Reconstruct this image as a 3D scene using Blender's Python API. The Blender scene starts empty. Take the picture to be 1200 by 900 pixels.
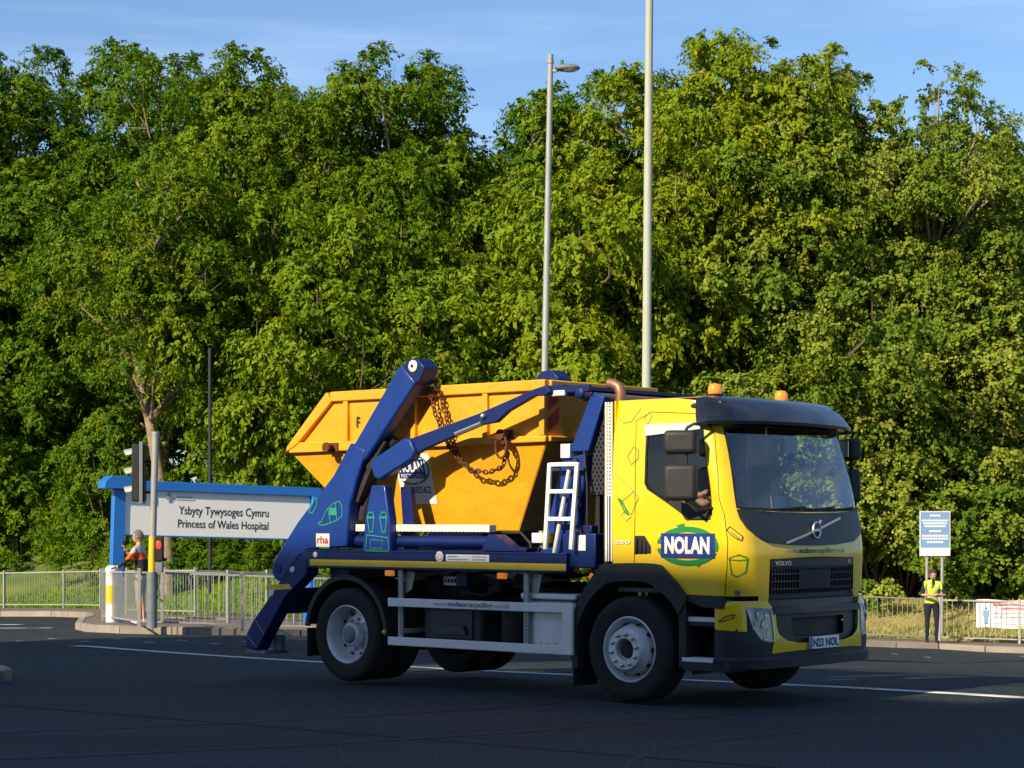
import bpy, bmesh, math, random
import numpy as np
from mathutils import Vector, Matrix
from mathutils.geometry import delaunay_2d_cdt
R = math.radians; PI = math.pi
random.seed(4); rng = np.random.default_rng(4)
sc = bpy.context.scene; COL = sc.collection

# ---------------------------------------------------------------- camera, sky, sun
CAMH = 1.759; FPX = 2385.0; HOR = 608.2
cam_d = bpy.data.cameras.new('camera'); cam = bpy.data.objects.new('camera', cam_d); COL.objects.link(cam)
cam.location = (0, 0, CAMH); cam.rotation_euler = (R(90), 0, 0)
cam_d.sensor_width = 36; cam_d.lens = 36 * FPX / 1200; cam_d.shift_y = (HOR - 450) / 1200
cam_d.clip_start = .1; cam_d.clip_end = 3000
sc.camera = cam
SUN_AZ, SUN_EL = R(-42), R(31)
sdir = Vector((math.sin(SUN_AZ) * math.cos(SUN_EL), -math.cos(SUN_AZ) * math.cos(SUN_EL), math.sin(SUN_EL)))
w = bpy.data.worlds.new('World'); sc.world = w; w.use_nodes = True
nt = w.node_tree; bg = nt.nodes['Background']
sky = nt.nodes.new('ShaderNodeTexSky'); sky.sky_type = 'NISHITA'; sky.sun_disc = False
sky.sun_elevation = SUN_EL; sky.sun_rotation = math.atan2(sdir.x, sdir.y); sky.ozone_density = 2.5; sky.dust_density = .6; sky.air_density = 1.0
tc = nt.nodes.new('ShaderNodeTexCoord'); mp = nt.nodes.new('ShaderNodeMapping'); mp.inputs['Scale'].default_value = (1.3, 1.3, 11)
mp.inputs['Rotation'].default_value = (0, R(6), 0)
nz = nt.nodes.new('ShaderNodeTexNoise'); nz.inputs['Scale'].default_value = 2.2; nz.inputs['Detail'].default_value = 7; nz.inputs['Roughness'].default_value = .55
rp = nt.nodes.new('ShaderNodeValToRGB'); rp.color_ramp.elements[0].position = .45; rp.color_ramp.elements[1].position = .72
rp.color_ramp.elements[1].color = (.5, .5, .5, 1)
mx = nt.nodes.new('ShaderNodeMix'); mx.data_type = 'RGBA'; mx.inputs[7].default_value = (6.0, 6.6, 8.0, 1)
L = nt.links.new
L(tc.outputs['Generated'], mp.inputs[0]); L(mp.outputs[0], nz.inputs['Vector']); L(nz.outputs[0], rp.inputs[0]); L(rp.outputs[0], mx.inputs[0])
L(sky.outputs[0], mx.inputs[6]); 
tn = nt.nodes.new('ShaderNodeMix'); tn.data_type = 'RGBA'; tn.blend_type = 'MULTIPLY'; tn.inputs[0].default_value = 1; tn.inputs[7].default_value = (.86, .98, 1.13, 1)
L(mx.outputs[2], tn.inputs[6]); L(tn.outputs[2], bg.inputs[0]); bg.inputs[1].default_value = .098
sun_d = bpy.data.lights.new('sun', 'SUN'); sun = bpy.data.objects.new('sun', sun_d); COL.objects.link(sun)
sun_d.energy = 5.0; sun_d.angle = R(.55); sun_d.color = (1, .84, .60)
sun.rotation_euler = (-sdir).to_track_quat('-Z', 'Y').to_euler()
sc.view_settings.view_transform = 'Standard'; sc.view_settings.look = 'None'; sc.view_settings.exposure = 0.5; sc.view_settings.gamma = 1
sc.render.engine = 'CYCLES'
sc.cycles.use_denoising = True; sc.cycles.max_bounces = 6; sc.cycles.transparent_max_bounces = 12; sc.cycles.diffuse_bounces = 3
sc.cycles.caustics_reflective = False; sc.cycles.caustics_refractive = False; sc.cycles.sample_clamp_indirect = 4

# ---------------------------------------------------------------- terrain
def kf(X):
    if X > -6.44: return min(.064, .0207 + .00257 * (X + 6.44))
    return min(.03, .0207 + .0005 * (-6.44 - X))
def g0(X, Y):
    t = Y - 22
    s = .5 * (t + math.sqrt(t * t + 4)) if t > -12 else 0
    s = max(0, s - .08) if s < 1 else s
    f = min(1, max(0, (X + 4) / 8)); cap = 60 - 40 * f * f * (3 - 2 * f); s2 = min(s, cap + 1); s2 = s2 - .25 * max(0, s2 - cap + 1) ** 2 if s2 > cap - 1 else s2
    return -kf(X) * s2
def gp(px, py, off=0.0):
    "the place on the base ground that stands at this pixel of the photograph"
    D = 30.
    for _ in range(60):
        X = (px - 600) / FPX * D
        D = .5 * D + .5 * FPX * (CAMH - g0(X, D) - off) / (py - HOR)
    return X, D
def gpb(px, py): x, y = gp(px, py, .127); return (x, y + .35)
BACK = [(-60, 78), (-24, 60)] + [gpb(*q) for q in ((5, 712.3), (117, 713.2), (146, 718.5), (229, 721.2), (313, 723), (400, 725), (600, 732), (800, 739.5), (1008, 747), (1101, 751), (1195, 754.3), (1290, 757.3), (1400, 760))] + [(60, 85)]
def sdist(X, Y):
    best = 1e9; sg = 1
    for (x0, y0), (x1, y1) in zip(BACK, BACK[1:]):
        dx, dy = x1 - x0, y1 - y0; t = max(0, min(1, ((X - x0) * dx + (Y - y0) * dy) / (dx * dx + dy * dy)))
        d = math.hypot(X - x0 - t * dx, Y - y0 - t * dy)
        if d < best: best = d; sg = 1 if (dx * (Y - y0) - dy * (X - x0)) > 0 else -1
    return best * sg
def G(X, Y):
    b = sdist(X, Y)
    if b < 0: return g0(X, Y) - .08
    rise = (1.45 - .50 * min(1, max(0, X / 5))) * (lambda t: t * t * (3 - 2 * t))(min(1, b / 7.0))
    return g0(X, Y) - .08 + .19 * min(1, b / .25) + rise + .05 * math.sin(X * 1.3) * min(1, b)

# ---------------------------------------------------------------- materials
MATS = {}
def pbr(name, col, rough=.5, metal=0, noise=0, nscale=3, bump=0, bscale=60, coat=0, spec=.5, emit=None, col2=None):
    m = bpy.data.materials.new(name); m.use_nodes = True; t = m.node_tree; b = t.nodes['Principled BSDF']
    b.inputs['Base Color'].default_value = (*col, 1); b.inputs['Roughness'].default_value = rough; b.inputs['Metallic'].default_value = metal
    b.inputs['Coat Weight'].default_value = coat; b.inputs['Coat Roughness'].default_value = .06; b.inputs['Specular IOR Level'].default_value = spec
    if emit: b.inputs['Emission Color'].default_value = (*emit[0], 1); b.inputs['Emission Strength'].default_value = emit[1]
    if noise or bump or col2:
        tx = t.nodes.new('ShaderNodeTexCoord')
    if noise or col2:
        n = t.nodes.new('ShaderNodeTexNoise'); n.inputs['Scale'].default_value = nscale; n.inputs['Detail'].default_value = 8; n.inputs['Roughness'].default_value = .65
        t.links.new(tx.outputs['Object'], n.inputs['Vector'])
        r_ = t.nodes.new('ShaderNodeValToRGB'); r_.color_ramp.elements[0].position = .3; r_.color_ramp.elements[1].position = .7
        c2 = col2 or tuple(c * (1 - noise) for c in col)
        r_.color_ramp.elements[0].color = (*c2, 1); r_.color_ramp.elements[1].color = (*col, 1)
        t.links.new(n.outputs[0], r_.inputs[0]); t.links.new(r_.outputs[0], b.inputs['Base Color'])
        mr = t.nodes.new('ShaderNodeMapRange'); mr.inputs[3].default_value = min(1, rough + .15); mr.inputs[4].default_value = max(0, rough - .05)
        t.links.new(n.outputs[0], mr.inputs[0]); t.links.new(mr.outputs[0], b.inputs['Roughness'])
    if bump:
        n2 = t.nodes.new('ShaderNodeTexNoise'); n2.inputs['Scale'].default_value = bscale; n2.inputs['Detail'].default_value = 4
        t.links.new(tx.outputs['Object'], n2.inputs['Vector'])
        bp = t.nodes.new('ShaderNodeBump'); bp.inputs['Strength'].default_value = bump; bp.inputs['Distance'].default_value = .01
        t.links.new(n2.outputs[0], bp.inputs['Height']); t.links.new(bp.outputs[0], b.inputs['Normal'])
    MATS[name] = m; return m
def M(n): return MATS[n]
pbr('yellow', (.80, .555, .004), .32, noise=.06, nscale=2, coat=.5)
pbr('blue', (.004, .040, .26), .42, noise=.35, nscale=2.5, coat=.1, spec=.35)
pbr('navy', (.003, .018, .13), .45, noise=.35, nscale=3, coat=.08, spec=.3)
pbr('visor', (.010, .013, .022), .2, coat=.5, spec=.35)
pbr('plastic', (.017, .019, .023), .55, noise=.2, nscale=6, bump=.15, bscale=300)
pbr('darkpanel', (.018, .022, .030), .45, noise=.1)
pbr('grillblack', (.008, .009, .012), .5)
pbr('black', (.010, .010, .011), .6, noise=.3, nscale=5)
pbr('rubber', (.016, .0155, .015), .8, noise=.35, nscale=9, bump=.2, bscale=120)
pbr('rim', (.74, .76, .78), .42, metal=.30, noise=.25, nscale=7)
pbr('steel', (.62, .62, .62), .35, metal=.9, noise=.15, nscale=8)
pbr('alu', (.76, .76, .75), .5, metal=.15, noise=.12, nscale=5)
pbr('tank', (.62, .64, .66), .4, metal=.35, noise=.12, nscale=4)
pbr('white', (.78, .78, .76), .5, noise=.06)
pbr('whitestrip', (.85, .80, .68), .5, noise=.08)
pbr('stripe', (.75, .55, .02), .45, noise=.15, nscale=8)
pbr('stickblue', (.015, .03, .22), .4)
pbr('green', (.01, .22, .05), .45)
pbr('tealline', (.02, .26, .17), .5)
pbr('orange', (.9, .25, .02), .25, emit=((1, .3, .03), .25))
pbr('red', (.55, .015, .015), .4)
pbr('redlamp', (.5, .02, .02), .3, emit=((1, .05, .03), 1.2))
pbr('rust', (.16, .06, .025), .85, metal=.2, noise=.5, nscale=25)
pbr('exhaust', (.38, .20, .12), .45, metal=.6, noise=.3, nscale=8)
pbr('greasy', (.03, .027, .024), .7, noise=.6, nscale=6, col2=(.008, .008, .009))
pbr('galv', (.40, .41, .38), .6, metal=.35, noise=.25, nscale=5)
pbr('galvdark', (.20, .23, .25), .6, metal=.2, noise=.3, nscale=5)
pbr('polegreen', (.42, .45, .36), .6, noise=.15, nscale=2)
pbr('polegrey', (.36, .38, .36), .55, metal=.2, noise=.2, nscale=3)
pbr('signblue', (.012, .16, .55), .35, noise=.08, coat=.2)
pbr('board', (.85, .86, .83), .5, noise=.05, nscale=1.5)
pbr('ink', (.03, .03, .035), .6)
pbr('inkgrey', (.30, .31, .33), .6)
pbr('lens', (.65, .70, .75), .08, metal=.5)
pbr('platewhite', (.75, .77, .80), .35)
pbr('plateblue', (.02, .08, .5), .4)
pbr('interior', (.11, .11, .115), .7, noise=.2)
pbr('skin', (.55, .28, .19), .55, noise=.1, nscale=12)
pbr('hair', (.05, .035, .025), .8, noise=.4, nscale=60)
pbr('hairgrey', (.16, .15, .14), .8, noise=.4, nscale=60)
pbr('shirtgrey', (.45, .43, .44), .85, noise=.15, nscale=14)
pbr('shirtorange', (.75, .12, .02), .85, noise=.15, nscale=14)
pbr('clothblack', (.015, .016, .02), .9, noise=.3, nscale=14)
pbr('trouser', (.012, .015, .03), .9, noise=.3, nscale=14)
pbr('shorts', (.60, .52, .48), .85, noise=.3, nscale=20)
pbr('hivis', (.60, .80, .03), .7, noise=.1, nscale=12)
pbr('reflect', (.6, .62, .62), .4)
pbr('redink', (.6, .12, .14), .6)
pbr('pinkink', (.75, .42, .45), .6)
pbr('signpaleblue', (.19, .33, .56), .5)
pbr('kerb', (.36, .31, .26), .85, noise=.35, nscale=2, bump=.3, bscale=40)
pbr('bark', (.17, .12, .08), .9, noise=.55, nscale=5, bump=.8, bscale=14)
pbr('barklight', (.36, .27, .18), .9, noise=.5, nscale=4, bump=.8, bscale=14)
pbr('brick', (.22, .10, .07), .85, noise=.3, nscale=2)
pbr('paver', (.20, .155, .13), .9, noise=.35, nscale=1.5, bump=.3, bscale=25)
pbr('paint', (.62, .63, .62), .7, noise=.35, nscale=6)
pbr('windowdark', (.02, .025, .03), .1)
pbr('roofgrey', (.12, .12, .12), .8)

def skipmat():
    m = pbr('skipyellow', (.86, .39, .010), .48, noise=.16, nscale=1.6, coat=.08, bump=.9, bscale=2.2); [setattr(n_.inputs['Distance'], 'default_value', .05) for n_ in m.node_tree.nodes if n_.bl_idname == 'ShaderNodeBump']
    t = m.node_tree; b = t.nodes['Principled BSDF']
    src = b.inputs['Base Color'].links[0].from_socket
    tx = t.nodes.new('ShaderNodeTexCoord'); n = t.nodes.new('ShaderNodeTexNoise'); n.inputs['Scale'].default_value = 5; n.inputs['Detail'].default_value = 10; n.inputs['Roughness'].default_value = .8
    mp_ = t.nodes.new('ShaderNodeMapping'); mp_.inputs['Scale'].default_value = (1.2, 1.2, .45); t.links.new(tx.outputs['Object'], mp_.inputs[0]); t.links.new(mp_.outputs[0], n.inputs['Vector'])
    r_ = t.nodes.new('ShaderNodeValToRGB'); r_.color_ramp.elements[0].position = .60; r_.color_ramp.elements[1].position = .68
    r_.color_ramp.elements[0].color = (0, 0, 0, 1); r_.color_ramp.elements[1].color = (.75, .75, .75, 1)
    t.links.new(n.outputs[0], r_.inputs[0])
    mxx = t.nodes.new('ShaderNodeMix'); mxx.data_type = 'RGBA'; mxx.inputs[7].default_value = (.25, .10, .03, 1)
    t.links.new(r_.outputs[0], mxx.inputs[0]); t.links.new(src, mxx.inputs[6]); t.links.new(mxx.outputs[2], b.inputs['Base Color'])
skipmat()
def glassmat(name, tint, refl=.12, facing=.75):
    m = bpy.data.materials.new(name); m.use_nodes = True; t = m.node_tree; t.nodes.clear()
    o = t.nodes.new('ShaderNodeOutputMaterial'); mix = t.nodes.new('ShaderNodeMixShader'); tr = t.nodes.new('ShaderNodeBsdfTransparent'); gl = t.nodes.new('ShaderNodeBsdfGlossy')
    lw = t.nodes.new('ShaderNodeFresnel'); lw.inputs[0].default_value = 1.52; ad = t.nodes.new('ShaderNodeMath'); ad.operation = 'MULTIPLY_ADD'; ad.inputs[1].default_value = facing; ad.inputs[2].default_value = refl; ad.use_clamp = True
    tr.inputs[0].default_value = (*tint, 1); gl.inputs['Roughness'].default_value = .015; gl.inputs[0].default_value = (1, 1, 1, 1)
    t.links.new(lw.outputs[0], ad.inputs[0]); t.links.new(ad.outputs[0], mix.inputs[0]); t.links.new(tr.outputs[0], mix.inputs[1]); t.links.new(gl.outputs[0], mix.inputs[2]); t.links.new(mix.outputs[0], o.inputs[0])
    MATS[name] = m
glassmat('glass', (.86, .92, .90), .07, 1.0); glassmat('sideglass', (.70, .72, .71), .01, .8)
def meshguard():
    m = bpy.data.materials.new('meshguard'); m.use_nodes = True; t = m.node_tree; b = t.nodes['Principled BSDF']; o = t.nodes['Material Output']
    b.inputs['Base Color'].default_value = (.03, .03, .035, 1); b.inputs['Roughness'].default_value = .5
    tx = t.nodes.new('ShaderNodeTexCoord'); sp = t.nodes.new('ShaderNodeSeparateXYZ'); t.links.new(tx.outputs['Object'], sp.inputs[0])
    def math_(op, a, b_=None, c=None):
        n = t.nodes.new('ShaderNodeMath'); n.operation = op
        for i, v in enumerate((a, b_, c)):
            if v is None: continue
            if isinstance(v, (int, float)): n.inputs[i].default_value = v
            else: t.links.new(v, n.inputs[i])
        return n.outputs[0]
    hx = math_('ADD', sp.outputs[0], sp.outputs[1])
    a = math_('ADD', hx, math_('MULTIPLY', sp.outputs[2], .62)); c = math_('SUBTRACT', hx, math_('MULTIPLY', sp.outputs[2], .62))
    fa = math_('GREATER_THAN', math_('FRACT', math_('MULTIPLY', a, 20)), .5); fc = math_('GREATER_THAN', math_('FRACT', math_('MULTIPLY', c, 20)), .5)
    hole = math_('MULTIPLY', fa, fc)
    tr = t.nodes.new('ShaderNodeBsdfTransparent'); mix = t.nodes.new('ShaderNodeMixShader')
    t.links.new(hole, mix.inputs[0]); t.links.new(b.outputs[0], mix.inputs[1]); t.links.new(tr.outputs[0], mix.inputs[2]); t.links.new(mix.outputs[0], o.inputs[0])
    MATS['meshguard'] = m
meshguard()
def leafmat(name, c1, c2, c3, trans=.35):
    m = bpy.data.materials.new(name); m.use_nodes = True; t = m.node_tree; t.nodes.clear()
    o = t.nodes.new('ShaderNodeOutputMaterial'); at = t.nodes.new('ShaderNodeAttribute'); at.attribute_name = 'hue'
    r_ = t.nodes.new('ShaderNodeValToRGB'); e = r_.color_ramp.elements; e[0].color = (*c1, 1); e[1].color = (*c3, 1); x = e.new(.55); x.color = (*c2, 1)
    oi = t.nodes.new('ShaderNodeObjectInfo'); ma = t.nodes.new('ShaderNodeMath'); ma.operation = 'MULTIPLY_ADD'; ma.inputs[1].default_value = .35
    t.links.new(oi.outputs['Random'], ma.inputs[0]); ms = t.nodes.new('ShaderNodeMath'); ms.operation = 'MULTIPLY_ADD'; ms.inputs[1].default_value = .85; ms.inputs[2].default_value = -.1
    t.links.new(at.outputs['Fac'], ms.inputs[0]); t.links.new(ms.outputs[0], ma.inputs[2]); t.links.new(ma.outputs[0], r_.inputs[0])
    b = t.nodes.new('ShaderNodeBsdfPrincipled'); b.inputs['Roughness'].default_value = .6; b.inputs['Specular IOR Level'].default_value = .15
    tl = t.nodes.new('ShaderNodeBsdfTranslucent'); mix = t.nodes.new('ShaderNodeMixShader'); mix.inputs[0].default_value = trans
    t.links.new(r_.outputs[0], b.inputs['Base Color']); t.links.new(r_.outputs[0], tl.inputs[0]); t.links.new(b.outputs[0], mix.inputs[1]); t.links.new(tl.outputs[0], mix.inputs[2]); t.links.new(mix.outputs[0], o.inputs[0])
    MATS[name] = m
leafmat('leaf', (0.0469, 0.1233, 0.0030), (0.1127, 0.2138, 0.0045), (0.2254, 0.2631, 0.0075), .3)
leafmat('leafyellow', (0.0888, 0.1811, 0.0044), (0.1954, 0.2859, 0.0067), (0.3197, 0.3432, 0.0111), .3)
leafmat('leafgrey', (0.0635, 0.1451, 0.0100), (0.1797, 0.2589, 0.0184), (0.3807, 0.3936, 0.0585), .28)
leafmat('leafhedge', (0.0655, 0.1590, 0.0043), (0.1403, 0.2525, 0.0059), (0.2431, 0.3179, 0.0102))
leafmat('grassleft', (.12, .26, .008), (.22, .36, .012), (.32, .40, .03), .3)
leafmat('straw', (0.3128, 0.2981, 0.0792), (0.4600, 0.4526, 0.1287), (0.5888, 0.5962, 0.2079), .3)

def groundmat():
    m = pbr('turf', (.12, .15, .03), .95, bump=.6, bscale=9)
    t = m.node_tree; b = t.nodes['Principled BSDF']; tx = t.nodes.new('ShaderNodeTexCoord')
    n = t.nodes.new('ShaderNodeTexNoise'); n.inputs['Scale'].default_value = .8; n.inputs['Detail'].default_value = 9; t.links.new(tx.outputs['Object'], n.inputs['Vector'])
    sp = t.nodes.new('ShaderNodeSeparateXYZ'); t.links.new(tx.outputs['Object'], sp.inputs[0])
    mr = t.nodes.new('ShaderNodeMapRange'); mr.inputs[1].default_value = 0; mr.inputs[2].default_value = 6; t.links.new(sp.outputs[0], mr.inputs[0])
    r1 = t.nodes.new('ShaderNodeValToRGB'); r1.color_ramp.elements[0].color = (.07, .13, .015, 1); r1.color_ramp.elements[1].color = (.16, .20, .03, 1)
    r2 = t.nodes.new('ShaderNodeValToRGB'); r2.color_ramp.elements[0].color = (.22, .17, .06, 1); r2.color_ramp.elements[1].color = (.42, .33, .11, 1)
    for r_ in (r1, r2): r_.color_ramp.elements[0].position = .35; r_.color_ramp.elements[1].position = .65; t.links.new(n.outputs[0], r_.inputs[0])
    mx_ = t.nodes.new('ShaderNodeMix'); mx_.data_type = 'RGBA'; t.links.new(mr.outputs[0], mx_.inputs[0]); t.links.new(r1.outputs[0], mx_.inputs[6]); t.links.new(r2.outputs[0], mx_.inputs[7]); t.links.new(mx_.outputs[2], b.inputs['Base Color'])
groundmat()
def asphaltmat():
    m = pbr('asphalt', (.045, .045, .047), .85, bump=1.0, bscale=90, spec=.25)
    t = m.node_tree; b = t.nodes['Principled BSDF']; tx = t.nodes.new('ShaderNodeTexCoord')
    n = t.nodes.new('ShaderNodeTexNoise'); n.inputs['Scale'].default_value = .35; n.inputs['Detail'].default_value = 10; n.inputs['Roughness'].default_value = .6
    mp_ = t.nodes.new('ShaderNodeMapping'); mp_.inputs['Rotation'].default_value = (0, 0, R(38)); mp_.inputs['Scale'].default_value = (.35, 1.6, 1); t.links.new(tx.outputs['Object'], mp_.inputs[0]); t.links.new(mp_.outputs[0], n.inputs['Vector'])
    n2 = t.nodes.new('ShaderNodeTexNoise'); n2.inputs['Scale'].default_value = 38; n2.inputs['Detail'].default_value = 3; t.links.new(tx.outputs['Object'], n2.inputs['Vector'])
    r_ = t.nodes.new('ShaderNodeValToRGB'); r_.color_ramp.elements[0].position = .3; r_.color_ramp.elements[1].position = .75
    r_.color_ramp.elements[0].color = (.016, .021, .026, 1); r_.color_ramp.elements[1].color = (.036, .045, .054, 1); t.links.new(n.outputs[0], r_.inputs[0])
    mx_ = t.nodes.new('ShaderNodeMix'); mx_.data_type = 'RGBA'; mx_.blend_type = 'OVERLAY'; mx_.inputs[0].default_value = 1; r3 = t.nodes.new('ShaderNodeMapRange'); r3.inputs[1].default_value = .38; r3.inputs[2].default_value = .62; r3.inputs[3].default_value = .22; r3.inputs[4].default_value = .85; t.links.new(n2.outputs[0], r3.inputs[0]); t.links.new(r_.outputs[0], mx_.inputs[6]); t.links.new(r3.outputs[0], mx_.inputs[7]); t.links.new(mx_.outputs[2], b.inputs['Base Color'])
asphaltmat()

# ---------------------------------------------------------------- mesh helpers
def tag(o, label=None, cat=None, group=None, kind=None):
    for k, v in (('label', label), ('category', cat), ('group', group), ('kind', kind)):
        if v: o[k] = v
    return o
def empty(name, loc=(0, 0, 0), rz=0, label=None, cat=None, group=None):
    o = bpy.data.objects.new(name, None); COL.objects.link(o); o.location = loc; o.rotation_euler = (0, 0, rz); o.empty_display_size = .2
    return tag(o, label, cat, group)
def copy_tree(o, parent=None):
    c = o.copy(); COL.objects.link(c); c.parent = parent
    for ch in o.children: copy_tree(ch, c)
    return c
class MB:
    def __init__(s): s.v = []; s.f = []; s.mi = []; s.cur = 0
    def add(s, vs, fs):
        b = len(s.v); s.v += [tuple(p) for p in vs]; s.f += [tuple(b + i for i in f) for f in fs]; s.mi += [s.cur] * len(fs); return s
    def box(s, x0, x1, y0, y1, z0, z1, m=None):
        vs = [Vector((x, y, z)) for x in (x0, x1) for y in (y0, y1) for z in (z0, z1)]
        if m: vs = [m @ v for v in vs]
        return s.add(vs, [(0, 1, 3, 2), (4, 6, 7, 5), (0, 4, 5, 1), (2, 3, 7, 6), (0, 2, 6, 4), (1, 5, 7, 3)])
    def bar(s, a, b, w, h=None, up=(0, 0, 1)):
        h = h or w; a = Vector(a); b = Vector(b); d = (b - a).normalized(); up = Vector(up)
        if abs(d.dot(up)) > .98: up = Vector((1, 0, 0))
        r = d.cross(up).normalized(); u = r.cross(d); r *= w / 2; u *= h / 2
        return s.add([a - r - u, a + r - u, a + r + u, a - r + u, b - r - u, b + r - u, b + r + u, b - r + u], [(0, 3, 2, 1), (4, 5, 6, 7), (0, 1, 5, 4), (1, 2, 6, 5), (2, 3, 7, 6), (3, 0, 4, 7)])
    def tube(s, pts, r, n=10, cap=True):
        pts = [Vector(p) for p in pts]; rs = r if isinstance(r, (list, tuple)) else [r] * len(pts)
        vs = []; prev = None
        for i, p in enumerate(pts):
            d = (pts[min(i + 1, len(pts) - 1)] - pts[max(i - 1, 0)]).normalized()
            if prev is None: prev = Vector((0, 0, 1)) if abs(d.z) < .9 else Vector((1, 0, 0))
            a = d.cross(prev).normalized(); b = a.cross(d); prev = b
            for k in range(n):
                t = 2 * PI * k / n; vs.append(p + (a * math.cos(t) + b * math.sin(t)) * rs[i])
        fs = [(i * n + k, i * n + (k + 1) % n, (i + 1) * n + (k + 1) % n, (i + 1) * n + k) for i in range(len(pts) - 1) for k in range(n)]
        if cap: fs += [tuple(reversed(range(n))), tuple(range((len(pts) - 1) * n, len(pts) * n))]
        return s.add(vs, fs)
    def lathe(s, prof, c, axis='y', n=36, sgn=1, close=False):
        "prof (radius, distance along the axis)"
        c = Vector(c); vs = []
        for r, t in prof:
            for k in range(n):
                a = 2 * PI * k / n
                o = {'y': Vector((r * math.cos(a), sgn * t, r * math.sin(a))), 'z': Vector((r * math.cos(a), r * math.sin(a), sgn * t)), 'x': Vector((sgn * t, r * math.cos(a), r * math.sin(a)))}[axis]
                vs.append(c + o)
        fs = [(i * n + k, i * n + (k + 1) % n, (i + 1) * n + (k + 1) % n, (i + 1) * n + k) for i in range(len(prof) - 1) for k in range(n)]
        return s.add(vs, fs)
    def prism(s, poly, y0, y1):
        "poly of (x, z), extruded along y"
        n = len(poly); ar = sum(poly[i][0] * poly[(i + 1) % n][1] - poly[(i + 1) % n][0] * poly[i][1] for i in range(n))
        if ar < 0: poly = poly[::-1]
        if y0 > y1: y0, y1 = y1, y0
        vs = [(x, y0, z) for x, z in poly] + [(x, y1, z) for x, z in poly]
        return s.add(vs, [tuple(range(n)), tuple(range(2 * n - 1, n - 1, -1))] + [(i, i + n, (i + 1) % n + n, (i + 1) % n) for i in range(n)])
    def sphere(s, c, r, n=12, sq=(1, 1, 1)):
        prof = [(max(1e-4, math.sin(PI * i / n)), -math.cos(PI * i / n)) for i in range(n + 1)]
        b = len(s.v); s.lathe(prof, (0, 0, 0), 'z', 2 * n)
        for i in range(b, len(s.v)): v = s.v[i]; s.v[i] = (c[0] + v[0] * r * sq[0], c[1] + v[1] * r * sq[1], c[2] + v[2] * r * sq[2])
        return s
    def build(s, name, mat, parent=None, bevel=0, mats=None, smooth=True, label=None):
        me = bpy.data.meshes.new(name); me.from_pydata(s.v, [], s.f)
        for m in (mats or [mat]): me.materials.append(M(m))
        if mats: me.polygons.foreach_set('material_index', s.mi)
        if smooth:
            me.polygons.foreach_set('use_smooth', [True] * len(me.polygons)); me.set_sharp_from_angle(angle=R(38))
        me.validate(); o = bpy.data.objects.new(name, me); COL.objects.link(o); o.parent = parent
        if bevel:
            b = o.modifiers.new('bevel', 'BEVEL'); b.width = bevel; b.segments = 2; b.limit_method = 'ANGLE'; b.angle_limit = R(40); b.harden_normals = False
        if label: o['label'] = label
        return o
def inpoly(x, y, p):
    c = False; n = len(p); j = n - 1
    for i in range(n):
        if (p[i][1] > y) != (p[j][1] > y) and x < (p[j][0] - p[i][0]) * (y - p[i][1]) / (p[j][1] - p[i][1]) + p[i][0]: c = not c
        j = i
    return c
def cdt(regions, gx, gy, eps=1e-5):
    "regions: list of (name, polygon); later ones win. Returns verts and {name: triangles}"
    vs = []; es = []
    for nm, p in regions:
        b = len(vs); n = len(p); vs += [Vector(q) for q in p]; es += [(b + i, b + (i + 1) % n) for i in range(n)]
    outer = regions[0][1]
    for x in gx:
        for y in gy:
            if inpoly(x, y, outer): vs.append(Vector((x, y)))
    ov, oe, of, *_ = delaunay_2d_cdt(vs, es, [], 0, eps)
    out = {}
    for f in of:
        cx = sum(ov[i].x for i in f) / len(f); cy = sum(ov[i].y for i in f) / len(f)
        nm = None
        for n_, p in regions:
            if inpoly(cx, cy, p): nm = n_
        if nm: out.setdefault(nm, []).append(f)
    return ov, out
def submesh(name, vs3, tris, mat, parent=None, kind=None, thick=0, label=None, ns3=None):
    used = {}; v = []; f = []; nn = []
    for t in tris:
        q = []
        for i in t:
            if i not in used:
                used[i] = len(v); v.append(vs3[i])
                if ns3 is not None: nn.append(ns3[i])
            q.append(used[i])
        f.append(q)
    me = bpy.data.meshes.new(name); me.from_pydata(v, [], f); me.materials.append(M(mat)); me.polygons.foreach_set('use_smooth', [True] * len(f))
    if ns3 is not None:
        me.update(); fl = [p.normal.dot(Vector(nn[p.vertices[0]])) < 0 for p in me.polygons]
        if any(fl): me.clear_geometry(); me.from_pydata(v, [], [q[::-1] if b else q for q, b in zip(f, fl)]); me.polygons.foreach_set('use_smooth', [True] * len(f))
        me.normals_split_custom_set_from_vertices(nn); thick = 0
    o = bpy.data.objects.new(name, me); COL.objects.link(o); o.parent = parent
    if thick:
        s = o.modifiers.new('solid', 'SOLIDIFY'); s.thickness = thick; s.offset = -1
    if kind: o['kind'] = kind
    if label: o['label'] = label
    return o
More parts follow.
